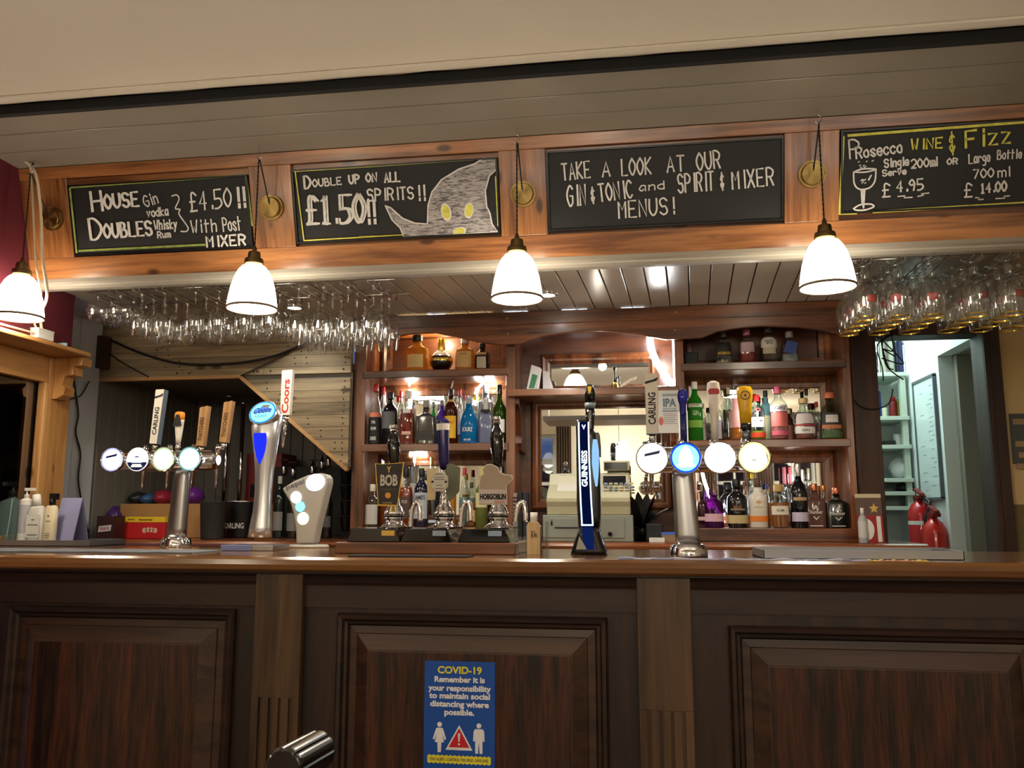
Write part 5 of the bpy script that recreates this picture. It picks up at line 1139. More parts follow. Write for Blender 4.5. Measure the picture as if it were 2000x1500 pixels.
MB().lathe([(r * 1.03, H * .2), (r * 1.03, H * .7)], 20, cap=False).build('label_wrap', M('label_grey', (176, 178, 184), .5), t)
t, r, H, k = stand('sanitiser_jug', 74, 34, 966, 'squat white sanitiser jug with printed label and tipped cap')
MB().lathe([(r, 0), (r * 1.02, .005), (r, H * .66), (r * .85, H * .74), (r * .45, H * .78)], 20, sq=3, ratio=.7).build('body', M('milky_plastic', (214, 212, 206), .35), t); MB().cyl((-.004, 0, H * .78), (-.012, 0, H), r * .5, r * .42).build('cap', WHITE, t)
MB().prism([(-r * .85, H * .14), (r * .85, H * .14), (r * .85, H * .6), (-r * .85, H * .6)], -r * .72, -r * .70).build('label', M('label_cream', (222, 222, 214), .5), t)
for zz, ww in ((.5, .4), (.40, 1.3), (.2, 1.2)): flat([(-r * ww / 2, H * zz - .0015), (r * ww / 2, H * zz - .0015), (r * ww / 2, H * zz + .0015), (-r * ww / 2, H * zz + .0015)], -r * .73, 'print', M('label_print', (120, 118, 110), .6), t)
t, r, H, k = stand('lotion_bottle', 101, 23, 964, 'cream lotion bottle with black pump cap, rightmost in the left tray')
MB().lathe([(r, 0), (r * 1.02, .005), (r * 1.02, H * .7), (r * .8, H * .76), (r * .5, H * .77)], 20, sq=2.6, ratio=.75).build('body', M('lotion_cream', (232, 218, 184), .35), t); MB().lathe([(r * .55, H * .76), (r * .55, H * .9)], 16).box(-r * .3, -r * .5, H * .88, r * .9, r * .5, H).build('pump', BLK, t)
flat(disc_poly(0, H * .56, r * .16, n=14), -r * .78, 'emblem', M('label_print', (120, 118, 110), .6), t)
for zz in (.46, .14, .18, .22): flat([(-r * .4, H * zz), (r * .4, H * zz), (r * .4, H * zz + .0015), (-r * .4, H * zz + .0015)], -r * .78, 'print', M('label_print', (120, 118, 110), .6), t)
a = at(128, 1050, TY + .03); X0, X1 = at(104, 1000, TY + .03).x, at(150, 1000, TY + .03).x; H = at(120, 972, TY + .03).z - TZ
LAV = M('lavender_card', (150, 150, 190), .6)
cs = thing('card_stand', 'folded lavender card standing at the right of the left tray', 'card', (X0, TY + .03, TZ))
MB().prism([(0, 0), (.004, 0), (.05, H), (.046, H)], 0, X1 - X0 - .012, 'yz').build('front_leaf', LAV, cs); MB().prism([(.10, 0), (.104, 0), (.054, H), (.05, H)], 0, X1 - X0 - .012, 'yz').build('back_leaf', LAV, cs)

# ---- bar chair in the foreground: the reeded scroll on one post of its back
a_, b_ = at(553, 1503, 1.15), at(622, 1462, 1.25); b_.z = a_.z; c_ = (a_ + b_) / 2
ch = thing('chair', 'dark wooden chair, reeded scroll top of its back at the bottom edge', 'chair', (c_.x, c_.y, 0))
DW = wood('black_brown_wood', (14, 11, 12), (34, 27, 27), 'y', 1., .25, .5, .5)
d = (b_ - a_); ln = d.length; d.normalize(); pr_ = Vector((d.y, -d.x, 0)); zc_ = a_.z; bk = Vector((-.55, -.83, 0)).normalized()
def scroll(o, name):
    N = 72; R_ = .0285; rings = []
    for f, e in ((-.5, .86), (-.49, .93), (-.46, .99), (-.43, 1), (.43, 1), (.47, .98), (.5, .9)):
        rings.append([o + d * ln * f * 1.02 + (pr_ * cos(u) + Vector((0, 0, 1)) * sin(u)) * (R_ * e * (1 - .09 * cos(u * 4 - .35) ** 16)) for u in [2 * pi * a / N for a in range(N)]])
    return MB().loft(rings, smooth=False).build(name, DW, ch)
for o in (Vector((0, 0, zc_)), bk * .40 + Vector((0, 0, zc_))):
    scroll(o, 'scroll_top'); MB().cyl((o.x, o.y, 0), (o.x, o.y, zc_ - .02), .018, .016).build('rear_leg', DW, ch)
    q_ = o + d * .38; MB().cyl((q_.x, q_.y, 0), (q_.x, q_.y, .44), .016, .018).build('front_leg', DW, ch)
q4 = [bk * -.03 - d * .01, bk * .43 - d * .01, bk * .44 + d * .41, bk * -.04 + d * .41]
MB().prism([(v.x, v.y) for v in q4], .44, .475, 'xy').build('seat', DW, ch, bevel=.01)
for z in (.62, .74): MB().cyl((0, 0, z), tuple(bk * .40 + Vector((0, 0, z))), .014).build('back_rail', DW, ch)
# ================================================================ BOTTLES ON THE BACK BAR
SHAPES = {  # outline as (fraction of half width, fraction of height) up to the neck, then neck, cap start
 'std': ([(.93, 0), (1, .015), (1, .60), (.95, .66), (.75, .72), (.45, .77), (.36, .82), (.34, .90)], .40, .88, 2., 1.),
 'wine': ([(.95, 0), (1, .01), (1, .52), (.93, .60), (.6, .68), (.38, .74), (.34, .9)], .38, .84, 2., 1.),
 'squat': ([(.93, 0), (1, .02), (1, .55), (.92, .64), (.6, .70), (.40, .74), (.38, .86)], .44, .84, 2.4, .8),
 'tall': ([(.95, 0), (1, .01), (1, .66), (.92, .72), (.6, .78), (.46, .82), (.44, .92)], .5, .89, 2., 1.),
 'flask': ([(.94, 0), (1, .015), (1, .58), (.94, .63), (.6, .67), (.34, .70), (.31, .88)], .34, .84, 5., .5),
 'box': ([(.95, 0), (1, .015), (1, .66), (.95, .71), (.6, .75), (.42, .78), (.40, .9)], .46, .86, 6., .7),
 'bell': ([(.95, 0), (1, .02), (1, .42), (.9, .55), (.62, .70), (.42, .78), (.36, .9)], .40, .88, 2., 1.),
 'round': ([(.86, 0), (.97, .03), (1, .2), (1, .42), (.93, .55), (.7, .66), (.45, .72), (.38, .78), (.36, .9)], .44, .88, 2.2, .7),
}
def _c(c): return tuple(c)
def bmat(spec):
    kind, c = spec[0], spec[1:]
    nm = '%s_%d_%d_%d' % ({'g': 'clear_glass', 'l': 'spirit', 'o': 'opaque_glass', 'p': 'cap', 'a': 'label', 'm': 'metal_cap'}[kind], *c)
    if kind == 'g': return glass(nm, c, .06, .03, 1.)
    if kind == 'l': return liquid(nm, c, .62)
    if kind == 'o': return M(nm, c, .12, coat=.4)
    if kind == 'p': return M(nm, c, .4)
    if kind == 'm': return M(nm, c, .25, .8)
    return M(nm, c, .6)
NB_ = 0
def bottle(px, w, ytop, z, shape, body, cap, lab, label=None, liq=None, Y=3.80, txts=(), cat='bottle', grp=None, capfrac=None, extra=None):
    """px, w, ytop: surveyed centre, width and top of one bottle in the photo; stands on the shelf at height z"""
    X = at(px, ytop + 40, Y).x; k = sc((X, Y, z)); r = w * k / 2; H = at(px, ytop, Y).z - z
    prof, cr, cz, sq, ratio = SHAPES[shape]
    Y = min(Y, 3.955 - r * ratio)
    t = thing('bottle', lab, cat, (X, Y, z + .0005), group=grp)
    if capfrac: cz = capfrac
    pf = [(max(a * r, .0008), b * H) for a, b in prof if b < cz] + [(prof[-1][0] * r, cz * H)]
    MB().lathe(pf, 24, sq=sq, ratio=ratio).build('glass_body', bmat(body), t)
    rc = max(cr * r, .008)
    MB().lathe([(rc * .97, cz * H - .002), (rc, cz * H), (rc, H * .985), (rc * .88, H)], 16).build('cap', bmat(cap), t)
    if liq:
        lv, lc = liq; lp = [(a * r * .93, max(b * H, .006)) for a, b in prof if b < lv]
        if lp: 
            lp.append((lp[-1][0], lv * H)); MB().lathe(lp, 24, sq=sq, ratio=ratio).build('liquid', bmat(('l',) + lc), t)
    for (v0, v1, wf, col) in (label or []):
        rr = 1.015
        if sq > 2.6: MB().prism([(-r * wf, v0 * H), (r * wf, v0 * H), (r * wf, v1 * H), (-r * wf, v1 * H)], -r * ratio * 1.0 - .0012, -r * ratio * .99).build('label', bmat(('a',) + col), t)
        else:
            n = 14; A = wf * 1.35; vs = []; rad = lambda v: next((a + (b2 - a) * (v - z0) / max(1e-6, z1 - z0) for (a, z0), (b2, z1) in zip(prof, prof[1:]) if z0 <= v <= z1), 1.) * r
            rows_ = [v0 + (v1 - v0) * i / 4 for i in range(5)]
            for v in rows_:
                q = rad(v) * rr + .0006
                for i in range(n + 1):
                    a = -pi / 2 + A * (2 * i / n - 1); ca, sa = cos(a), sin(a)
                    vs.append((copysign(abs(ca) ** (2 / sq), ca) * q, copysign(abs(sa) ** (2 / sq), sa) * q * ratio - .0004, v * H))
            MB().add(vs, [(j * (n + 1) + i, j * (n + 1) + i + 1, (j + 1) * (n + 1) + i + 1, (j + 1) * (n + 1) + i) for j in range(4) for i in range(n)], True).build('label', bmat(('a',) + col), t)
    for (s_, v, wf, hf, col) in txts:
        txt(s_, t, bmat(('a',) + col), (0, -r * ratio * 1.02 - .0022, v * H), w=2 * r * wf, h=hf * H, cyl=(r * 1.03 if sq < 2.6 else None), bold=.015)
    if extra: extra(t, r, H)
    return t
W_, K_ = (226, 224, 216), (18, 18, 20)
CL = ('g', 244, 250, 248)
# ---- left bay, top shelf
z = Z1
bottle(815, 45, 655, z, 'squat', ('l', 226, 168, 60), ('p',) + K_, 'large amber whisky bottle on the upper left shelf, leftmost', [(.12, .46, .5, (224, 196, 132))], Y=3.83)
def globe(px, w, ytop, z, lab):
    Y = 3.83; X = at(px, ytop + 30, Y).x; k = sc((X, Y, z)); r = w * k / 2; H = at(px, ytop, Y).z - z; t = thing('bottle', lab, 'bottle', (X, Y, z + .0005)); zc = r * .98
    pr = [(r * .45, 0), (r * .5, .006)] + [(r * cos(a), zc + r * sin(a)) for a in [-.9 + i * .2 for i in range(12)] if cos(a) > .3] + [(r * .36, zc + r * .93)]
    MB().lathe(pr, 28).build('glass_body', bmat(('o', 22, 14, 16)), t)
    MB().lathe([(r * 1.012, zc - r * .02), (r * 1.02, zc + r * .12), (r * .99, zc + r * .26)], 28, cap=False).build('gold_band', M('band_gold', (222, 190, 90), .25, .9), t)
    MB().lathe([(r * .93, zc + r * .42), (r * .75, zc + r * .70), (r * .40, zc + r * .95), (r * .34, zc + r)], 28, cap=False).build('silver_shoulder', M('band_silver', (216, 214, 220), .2, .8), t)
    MB().lathe([(r * .30, zc + r * .9), (r * .33, zc + r), (r * .34, H * .97), (r * .28, H)], 20).build('cap', M('band_gold', (222, 190, 90), .25, .9), t)
globe(862, 44, 661, z, 'round black liqueur bottle with gold band on the upper left shelf')
bottle(908, 37, 661, z, 'squat', ('l', 214, 160, 66), ('p', 210, 206, 196), 'amber whisky bottle with pale cap right of the round black one', [(.12, .58, .62, (204, 170, 110))], Y=3.83, txts=[('WHISKY', .50, .5, .05, (110, 80, 40))])
bottle(942, 30, 671, z, 'squat', ('o', 40, 26, 18), ('p',) + K_, 'small dark brown bottle with slanted cream labels on the upper left shelf', [(.10, .50, .40, (200, 190, 170)), (.56, .66, .5, (180, 150, 104))], Y=3.83)
# ---- left bay, middle shelf
z = Z2_
def spout(t, r, H): MB().cyl((0, 0, H), (.008, 0, H + .038), .005, .002).build('pourer', WHITE, t)
bottle(734, 25, 750, z, 'bell', CL, ('p', 170, 28, 34), 'black labelled rum bottle with red cap, leftmost on the middle left shelf', [(.02, .44, .9, K_), (.45, .52, .9, (214, 120, 90))], liq=(.42, (30, 24, 22)), txts=[('1796', .36, .3, .05, W_), ('RUM', .26, .4, .05, W_), ('DARK', .1, .5, .06, W_)], Y=3.79)
bottle(748, 16, 756, z, 'tall', CL, ('p', 190, 40, 44), 'thin clear bottle with red cap behind the black labelled rum', Y=3.91)
bottle(762, 30, 767, z, 'std', ('o', 16, 16, 18), ('p',) + K_, 'matt black bottle with grey artwork on the middle left shelf', [(.30, .62, .7, (92, 92, 94))], Y=3.79)
bottle(783, 14, 764, z, 'tall', CL, ('p', 206, 46, 50), 'clear bottle with bright red cap between black and amber bottles', Y=3.93, label=[(.2, .5, .6, W_)])
bottle(797, 30, 764, z, 'box', CL, ('p', 226, 224, 216), 'square bottle of red amber liqueur with white cap', liq=(.66, (170, 52, 26)), label=[(.18, .24, .6, (214, 170, 150)), (.58, .66, .5, W_)], Y=3.80)
bottle(832, 38, 782, z, 'flask', ('o', 66, 62, 54), ('p', 150, 146, 138), 'squat matt grey flask bottle on the middle left shelf', Y=3.78, label=[(.08, .3, .85, (50, 46, 40))])
bottle(846, 12, 785, z, 'std', ('l', 90, 200, 120), ('p', 120, 124, 120), 'slim mint green bottle behind the grey flask', Y=3.93)
bottle(857, 11, 790, z, 'std', ('l', 120, 210, 140), ('p', 150, 160, 150), 'second slim green bottle, right of the mint green one', Y=3.93)
bottle(863, 21, 782, z, 'std', ('l', 112, 62, 190), ('p', 134, 130, 140), 'purple liqueur bottle with grey cap behind the middle pump handle', Y=3.80)
bottle(881, 26, 760, z, 'std', ('l', 96, 40, 16), ('p', 50, 26, 18), 'brown coffee liqueur bottle with yellow arched label and pourer', [(.10, .50, .75, (226, 176, 40)), (.76, .80, .9, (214, 170, 80))], Y=3.79, txts=[('COFFEE', .38, .6, .04, (196, 70, 30))], extra=spout)
bottle(898, 12, 761, z, 'tall', CL, ('p', 168, 30, 46), 'clear bottle with dark red cap behind the coffee liqueur', [(.2, .6, .7, W_)], Y=3.93)
bottle(916, 34, 778, z, 'bell', ('l', 26, 150, 214), ('p', 168, 172, 176), 'bright blue sour liqueur bottle with white lettering', Y=3.79, label=[(.01, .05, .9, (20, 90, 150))], txts=[('SOURZ', .30, .62, .09, W_), ('BLUE', .08, .4, .04, W_)])
bottle(927, 10, 770, z, 'tall', CL, ('m', 200, 160, 60), 'clear bottle with gold cap behind the bright blue one', [(.3, .6, .7, W_)], Y=3.93)
bottle(949, 30, 752, z, 'box', ('o', 132, 136, 140), ('p', 170, 172, 176), 'tall silver grey bottle at the back under the curled light strip', Y=3.93, txts=[('JJ', .72, .5, .10, W_)])
bottle(949, 27, 781, z, 'flask', ('o', 104, 110, 138), ('p', 196, 190, 180), 'slate blue faceted bottle with black neck band', Y=3.79, capfrac=.78, label=[(.70, .77, .7, K_)])
bottle(976, 27, 752, z, 'wine', ('l', 60, 96, 20), ('o', 14, 18, 12), 'tall green wine bottle with white label, rightmost on the middle left shelf', [(.18, .40, .7, W_)], Y=3.79)
# ---- left bay, bottom shelf
z = Z3
bottle(727, 26, 946, z, 'squat', CL, ('p', 206, 200, 180), 'clear bottle with lacy white label, leftmost on the lower left shelf', [(.06, .52, .85, (190, 188, 180))], Y=3.79)
bottle(752, 22, 925, z, 'std', CL, ('p', 60, 56, 50), 'clear bottle of orange spirit behind the gold edged pump clip', liq=(.62, (214, 120, 60)), Y=3.90)
bottle(793, 28, 913, z, 'squat', CL, ('p',) + K_, 'orange rum bottle with black cap and brown label', liq=(.66, (190, 84, 40)), label=[(.14, .50, .85, (74, 54, 48))], txts=[('SPICED', .42, .6, .05, (196, 180, 160))], Y=3.80)
bottle(823, 28, 915, z, 'std', ('o', 24, 26, 44), ('p', 34, 34, 40), 'navy rum bottle with grey white label left of the middle pump', [(.14, .58, .9, (172, 178, 186))], Y=3.79, txts=[("LAMB'S", .50, .8, .08, (24, 26, 40)), ('NAVY RUM', .24, .7, .05, W_)])
bottle(808, 14, 889, z, 'tall', CL, ('p', 232, 232, 230), 'tall clear bottle with white cap at the back of the lower left shelf', Y=3.93, label=[(.3, .6, .8, (226, 224, 220))])
bottle(843, 16, 893, z, 'tall', CL, ('p', 226, 196, 120), 'tall clear bottle with cream cap behind the navy rum', Y=3.93)
bottle(883, 17, 920, z, 'tall', CL, ('m', 214, 180, 90), 'slim amber bottle with gold cap right of the middle pump', liq=(.6, (214, 150, 50)), Y=3.82)
bottle(907, 21, 914, z, 'bell', CL, ('p', 196, 60, 80), 'pale blue glass bottle with red and white cap', liq=(.5, (190, 214, 224)), Y=3.88)
bottle(921, 18, 942, z, 'std', CL, ('p', 46, 50, 36), 'small amber brandy bottle with dark cap right of the pale blue one', liq=(.55, (196, 120, 40)), label=[(.12, .38, .85, (214, 160, 90))], Y=3.80)
bottle(941, 25, 911, z, 'wine', ('l', 150, 160, 90), ('p', 206, 196, 120), 'pale green wine bottle with cream label behind the right pump', [(.32, .56, .8, (206, 200, 150))], Y=3.80)
bottle(959, 22, 905, z, 'std', ('l', 96, 50, 24), ('p', 110, 24, 30), 'dark amber bottle with red cap behind the jagged pump clip', Y=3.89)
bottle(981, 18, 910, z, 'std', ('l', 180, 80, 30), ('p',) + K_, 'orange bottle with black cap, rightmost on the lower left shelf', Y=3.80)
# ---- right bay, top shelf
z = Z1
bottle(1413, 34, 649, z, 'squat', CL, ('p', 70, 66, 60), 'clear bottle with dark gold label on the upper right shelf, leftmost', [(.26, .66, .6, (34, 32, 34)), (.30, .38, .5, (190, 150, 70))], Y=3.83, liq=(.12, (222, 210, 160)))
bottle(1459, 32, 644, z, 'squat', CL, ('p', 196, 120, 140), 'clear bottle holding a little pink gin on the upper right shelf', [(.34, .62, .6, (206, 178, 186))], liq=(.34, (206, 60, 66)), Y=3.83)
bottle(1501, 31, 638, z, 'squat', CL, ('p', 90, 90, 90), 'clear bottle with white lettered label on the upper right shelf', [(.42, .70, .9, (222, 218, 206)), (.26, .42, .6, (196, 190, 160))], Y=3.83, txts=[('EKO', .56, .5, .10, (30, 30, 34))])
def tagx(t, r, H):
    MB().prism([(-r * .9, H * .34), (r * .3, H * .25), (r * .75, H * .62), (-r * .45, H * .70)], -r * 1.06, -r * 1.03).build('blue_tag', M('tag_blue', (56, 80, 156), .5), t)
    MB().lathe([(r * .5, H * .86), (r * .3, H * .93), (r * .45, H * 1.02), (r * .2, H * 1.06)], 9).build('foil', M('foil_grey', (160, 160, 156), .4, .4), t)
bottle(1543, 34, 650, z, 'squat', CL, ('p', 150, 150, 148), 'clear bottle with blue hanging tag and foil top on the upper right shelf', Y=3.83, extra=tagx, liq=(.3, (226, 232, 230)))
p = at(1350, 700, 3.83); bx = tag(MB().box(-.03, -.03, 0, .03, .03, at(1350, 690, 3.83).z - Z1).build('speaker_box', M('black_box', (34, 38, 40), .6), loc=(p.x, 3.83, Z1 + .0005), bevel=.005), 'small black box at the left of the upper right shelf', 'box')
# ---- right bay, middle shelf
z = Z2_
bottle(1357, 29, 746, z, 'std', ('l', 60, 160, 50), ('p', 226, 226, 220), 'green gin bottle with white cap, leftmost on the middle right shelf', [(.22, .34, .85, (120, 170, 60)), (.56, .62, .8, (206, 214, 190))], Y=3.79, txts=[('GIN', .46, .4, .08, (180, 220, 160)), ('EXPORT', .60, .7, .03, (60, 80, 50))])
bottle(1373, 13, 788, z, 'std', CL, ('p', 230, 230, 226), 'narrow white labelled bottle right of the green gin', [(.05, .62, .9, (226, 220, 220)), (.3, .5, .91, (214, 130, 130))], Y=3.86)
bottle(1397, 32, 780, z, 'std', CL, ('p', 60, 60, 62), 'clear vodka bottle behind the pearl white tap handle', [(.05, .5, .5, (150, 146, 156))], Y=3.82)
bottle(1423, 13, 757, z, 'tall', CL, ('p', 206, 196, 160), 'tall thin bottle with cream cap behind the pink labelled one', Y=3.93)
bottle(1436, 29, 738, z, 'tall', CL, ('p', 70, 46, 30), 'tall bottle with pink label, dark cap and amber base', [(.20, .46, .9, (214, 160, 156)), (.46, .66, .4, (206, 150, 152))], liq=(.30, (214, 140, 50)), Y=3.80)
bottle(1475, 11, 770, z, 'tall', CL, ('p', 200, 36, 40), 'clear bottle with bright red cap behind the yellow handle', Y=3.93)
bottle(1479, 29, 772, z, 'std', CL, ('p', 214, 40, 44), 'white labelled rum bottle with red dot and orange band', [(.28, .50, .75, (228, 226, 218)), (.06, .16, .9, (220, 70, 40))], liq=(.2, (200, 210, 60)), Y=3.79, txts=[('o', .66, .35, .08, (190, 30, 40)), ('RUM', .42, .5, .05, (70, 70, 74))])
bottle(1496, 22, 763, z, 'std', ('l', 150, 200, 214), ('p', 26, 30, 36), 'aqua blue gin bottle with black cap', [(.05, .5, .5, (206, 206, 170))], Y=3.87)
bottle(1520, 34, 755, z, 'std', CL, ('p', 196, 90, 120), 'pink gin bottle with pink cap and white shoulder label', [(.52, .64, .9, (226, 222, 224)), (.24, .5, .8, (206, 110, 104)), (.08, .16, .8, (206, 96, 120))], liq=(.56, (226, 150, 156)), Y=3.79, txts=[('GIN', .58, .6, .06, (80, 80, 90))])
bottle(1542, 15, 800, z, 'std', ('l', 120, 60, 50), ('p', 206, 196, 160), 'small red brown bottle between the pink gin and cork stoppered gin', [(.05, .5, .8, (170, 110, 104))], Y=3.88)
bottle(1570, 40, 778, z, 'round', CL, ('p', 206, 176, 120), 'rounded pale gin bottle with cork stopper and white label', [(.14, .30, .85, (226, 222, 220)), (.32, .36, .85, (170, 60, 76)), (.38, .62, .7, (206, 196, 200))], liq=(.3, (200, 110, 100)), Y=3.79, txts=[('GIN', .22, .35, .06, (60, 60, 64))])
bottle(1576, 14, 760, z, 'tall', CL, ('p',) + K_, 'tall bottle with round black stopper behind the cork stoppered gin', Y=3.93)
bottle(1596, 12, 785, z, 'std', CL, ('p', 200, 60, 50), 'thin clear bottle with small red cap at the back right', Y=3.93)
bottle(1621, 43, 767, z, 'round', ('g', 206, 222, 206), ('p', 196, 110, 70), 'round green tinted gin bottle with orange cap, rightmost', [(.22, .30, .7, (190, 120, 80)), (.30, .56, .7, (44, 42, 46)), (.35, .51, .38, (214, 210, 206))], Y=3.79, liq=(.2, (200, 220, 190)))
# ---- right bay, bottom shelf
z = Z3
bottle(1372, 20, 960, z, 'squat', ('o', 50, 12, 22), ('p', 60, 20, 30), 'dark maroon bottle partly hidden by the right beer font', [(.20, .30, .8, (206, 180, 184))], Y=3.79)
bottle(1394, 38, 955, z, 'squat', ('l', 90, 26, 96), ('p', 80, 30, 90), 'purple gin bottle with pale pink label on the lower right shelf', [(.16, .36, .85, (216, 176, 190))], Y=3.79)
bottle(1439, 39, 936, z, 'squat', ('o', 24, 22, 24), ('p',) + K_, 'black rum bottle with tan label on the lower right shelf', [(.09, .26, .9, (196, 178, 130)), (.36, .39, .5, (150, 140, 110))], Y=3.79, txts=[('BLACK', .42, .4, .05, (190, 120, 80))])
bottle(1480, 36, 935, z, 'squat', ('o', 226, 220, 208), ('p', 90, 60, 40), 'white bottle with orange band and brown cap', [(.13, .24, .95, (232, 132, 40))], Y=3.79, txts=[('*', .52, .3, .08, (226, 160, 70)), ('GIN', .42, .6, .03, (214, 180, 130))])
bottle(1470, 13, 922, z, 'tall', CL, ('p', 230, 190, 40), 'clear bottle with yellow cap behind the white one', Y=3.93)
bottle(1499, 10, 945, z, 'tall', CL, ('p', 60, 60, 120), 'thin clear bottle with navy cap behind the white one', Y=3.93)
bottle(1521, 43, 946, z, 'squat', CL, ('p', 206, 170, 110), 'amber decorated bottle with wooden stopper and cream label', [(.30, .50, .55, (226, 220, 206))], liq=(.58, (206, 130, 60)), Y=3.79, txts=[('RUM', .40, .4, .06, (90, 70, 60))])
bottle(1533, 13, 912, z, 'tall', CL, ('p', 206, 120, 134), 'clear bottle with long pink capsule, left of the pink pair', Y=3.93, capfrac=.72)
bottle(1544, 13, 912, z, 'tall', CL, ('p', 206, 110, 126), 'clear bottle with long pink capsule, right of the pink pair', Y=3.93, capfrac=.72)
bottle(1559, 34, 905, z, 'wine', ('o', 14, 16, 22), ('m', 200, 200, 206), 'tall black wine bottle with silver capsule and lavender label', [(.10, .24, .85, (196, 190, 216)), (.42, .47, .6, (190, 160, 120))], Y=3.79, capfrac=.80)
bottle(1568, 12, 917, z, 'tall', CL, ('p', 196, 206, 200), 'clear bottle with pale green cap behind the tall black one', Y=3.93, capfrac=.76)
bottle(1581, 16, 914, z, 'tall', CL, ('m', 190, 186, 170), 'clear bottle with grey capsule behind the rose bottle', Y=3.93, capfrac=.80)
bottle(1591, 40, 945, z, 'flask', ('l', 150, 104, 96), ('m', 196, 120, 90), 'smoky rose flask bottle with copper cap and white emblem', [(.04, .06, .6, W_)], Y=3.79, liq=(.2, (96, 50, 44)), txts=[('Slumber', .36, .62, .08, W_), ('A', .46, .3, .10, W_), ('V', .22, .3, .08, W_)])
bottle(1634, 42, 952, z, 'flask', ('o', 22, 26, 26), ('m', 190, 110, 84), 'black flask bottle with copper cap and white emblem, rightmost', [(.04, .06, .6, W_)], Y=3.79, txts=[('Slumber', .36, .62, .08, W_), ('A', .46, .3, .10, W_), ('V', .22, .3, .08, W_)])
bottle(1610, 10, 948, z, 'std', CL, ('m', 206, 130, 70), 'thin copper topped bottle between the two flask bottles', Y=3.93, liq=(.5, (206, 120, 50)))

# ================================================================ ON THE BACK COUNTER
ZB = 1.1075
def bcount(px, py): return az(px, py, ZB)
# cash register on its drawer
Y = 3.60; a, b = at(1060, 1030, Y), at(1237, 1030, Y)
RC = M('register_cream', (196, 190, 158), .45); RG = M('register_grey', (140, 144, 134), .45); RD = M('register_screen', (20, 22, 26), .2)
dw = thing('cash_box', 'grey steel cash drawer beneath the cream register', 'cash drawer', (a.x, Y, ZB)); Wd = b.x - a.x; Hd = at(1100, 1006, Y).z - ZB
MB().box(0, 0, 0, Wd, .36, Hd).build('case', RG, dw, bevel=.004)
MB().box(.022, -.004, .016, Wd - .036, .001, Hd - .012).build('drawer_front', RG, dw, bevel=.002)
MB().box(.05, -.006, Hd * .5, Wd * .48, -.003, Hd * .55).build('slot', BLK, dw); MB().cyl((Wd * .745, -.012, Hd * .3), (Wd * .745, -.003, Hd * .3), .009).build('lock', CHROME, dw); MB().box(.035, -.008, Hd * .62, .042, -.003, Hd * .85).build('key', CHROME, dw)
cr = thing('cash_register', 'cream cash register with black displays standing on the grey drawer', 'cash register', (a.x, Y, ZB + Hd + .0005))
def RZ(py): return at(1100, py, Y).z - ZB - Hd
x0, x1 = at(1067, 950, Y).x - a.x, at(1230, 950, Y).x - a.x; xm = at(1172, 950, Y).x - a.x
MB().prism([(.02, 0), (.012, RZ(990)), (.0, RZ(980)), (.0, RZ(972)), (.03, RZ(962)), (.11, RZ(945)), (.14, RZ(923)), (.20, RZ(921)), (.30, RZ(925)), (.34, RZ(975)), (.34, 0)], x0, x1, 'yz').build('body', RC, cr, bevel=.004)
MB().prism([(.10, RZ(955)), (.13, RZ(925)), (.30, RZ(918)), (.30, RZ(955))], xm, x1 - .005, 'yz').build('display_hood', RC, cr, bevel=.004)
MB().box(xm + .01, .125, RZ(917), x1 + .0, .20, RZ(899) + .004).build('raised_display', RC, cr, bevel=.004)
MB().prism([(.0975, RZ(953)), (.103, RZ(953)), (.131, RZ(928)), (.1245, RZ(928))], xm + .008, x1 - .018, 'yz').build('screen', RD, cr)
MB().box(xm + .014, .121, RZ(915), x1 - .010, .126, RZ(901)).build('customer_display', RD, cr)
MB().prism([(.045, RZ(962) + .004), (.105, RZ(948) + .004), (.105, RZ(948) + .009), (.045, RZ(962) + .009)], x0 + .04, xm - .02, 'yz').build('keypad_cover', M('register_key_white', (222, 218, 206), .4), cr, bevel=.001)
KM = [M('key_white', (214, 212, 200), .4), M('key_yellow', (214, 204, 140), .4), M('key_blue', (150, 170, 196), .4), M('key_grey', (150, 150, 146), .4)]
for i in range(6):
    for j in range(3):
        x = xm + .012 + i * .022; y = .035 + j * .024; z = RZ(962) - .0 + (y - .03) * .55
        MB().box(x, y, z + .006, x + .016, y + .017, z + .013).build('key', KM[(i * 7 + j * 3) % 4], cr, bevel=.0015)
MB().box(x0 + .045, .135, RZ(930), x0 + .12, .139, RZ(926)).build('receipt_slot', RG, cr)
# books, note block, papers beside the pumps
bk_ = [(1006, 8, 963, (150, 130, 128), 'spiral bound notebook with speckled edge beside the left bottle bay'), (1016, 8, 961, (22, 22, 24), 'black bound book right of the spiral notebook'), (1025, 7, 962, (34, 38, 52), 'dark blue black book leaning right of the black one')]
for px, w, py, col, lab in bk_:
    Yb = 3.62; p = at(px, 1030, Yb); k = sc(p); H = at(px, py, Yb).z - ZB; t = thing('book', lab, 'book', (p.x, Yb, ZB), group='books on the back counter')
    MB().box(-w * k / 2, 0, 0, w * k / 2, .10, H).build('cover', M('book_%d' % col[0], col, .55), t, bevel=.0015); MB().box(-w * k / 2 + .002, .004, .003, w * k / 2 - .002, .102, H - .002).build('pages', PAPER, t)
    if col[0] == 150:
        for i in range(12): MB().lathe([(w * k * .6, 0), (w * k * .6, .003)], 10, c=(0, -.001, .012 + i * H / 13), cap=True).build('coil', M('coil_dark', (60, 56, 58), .4), t)
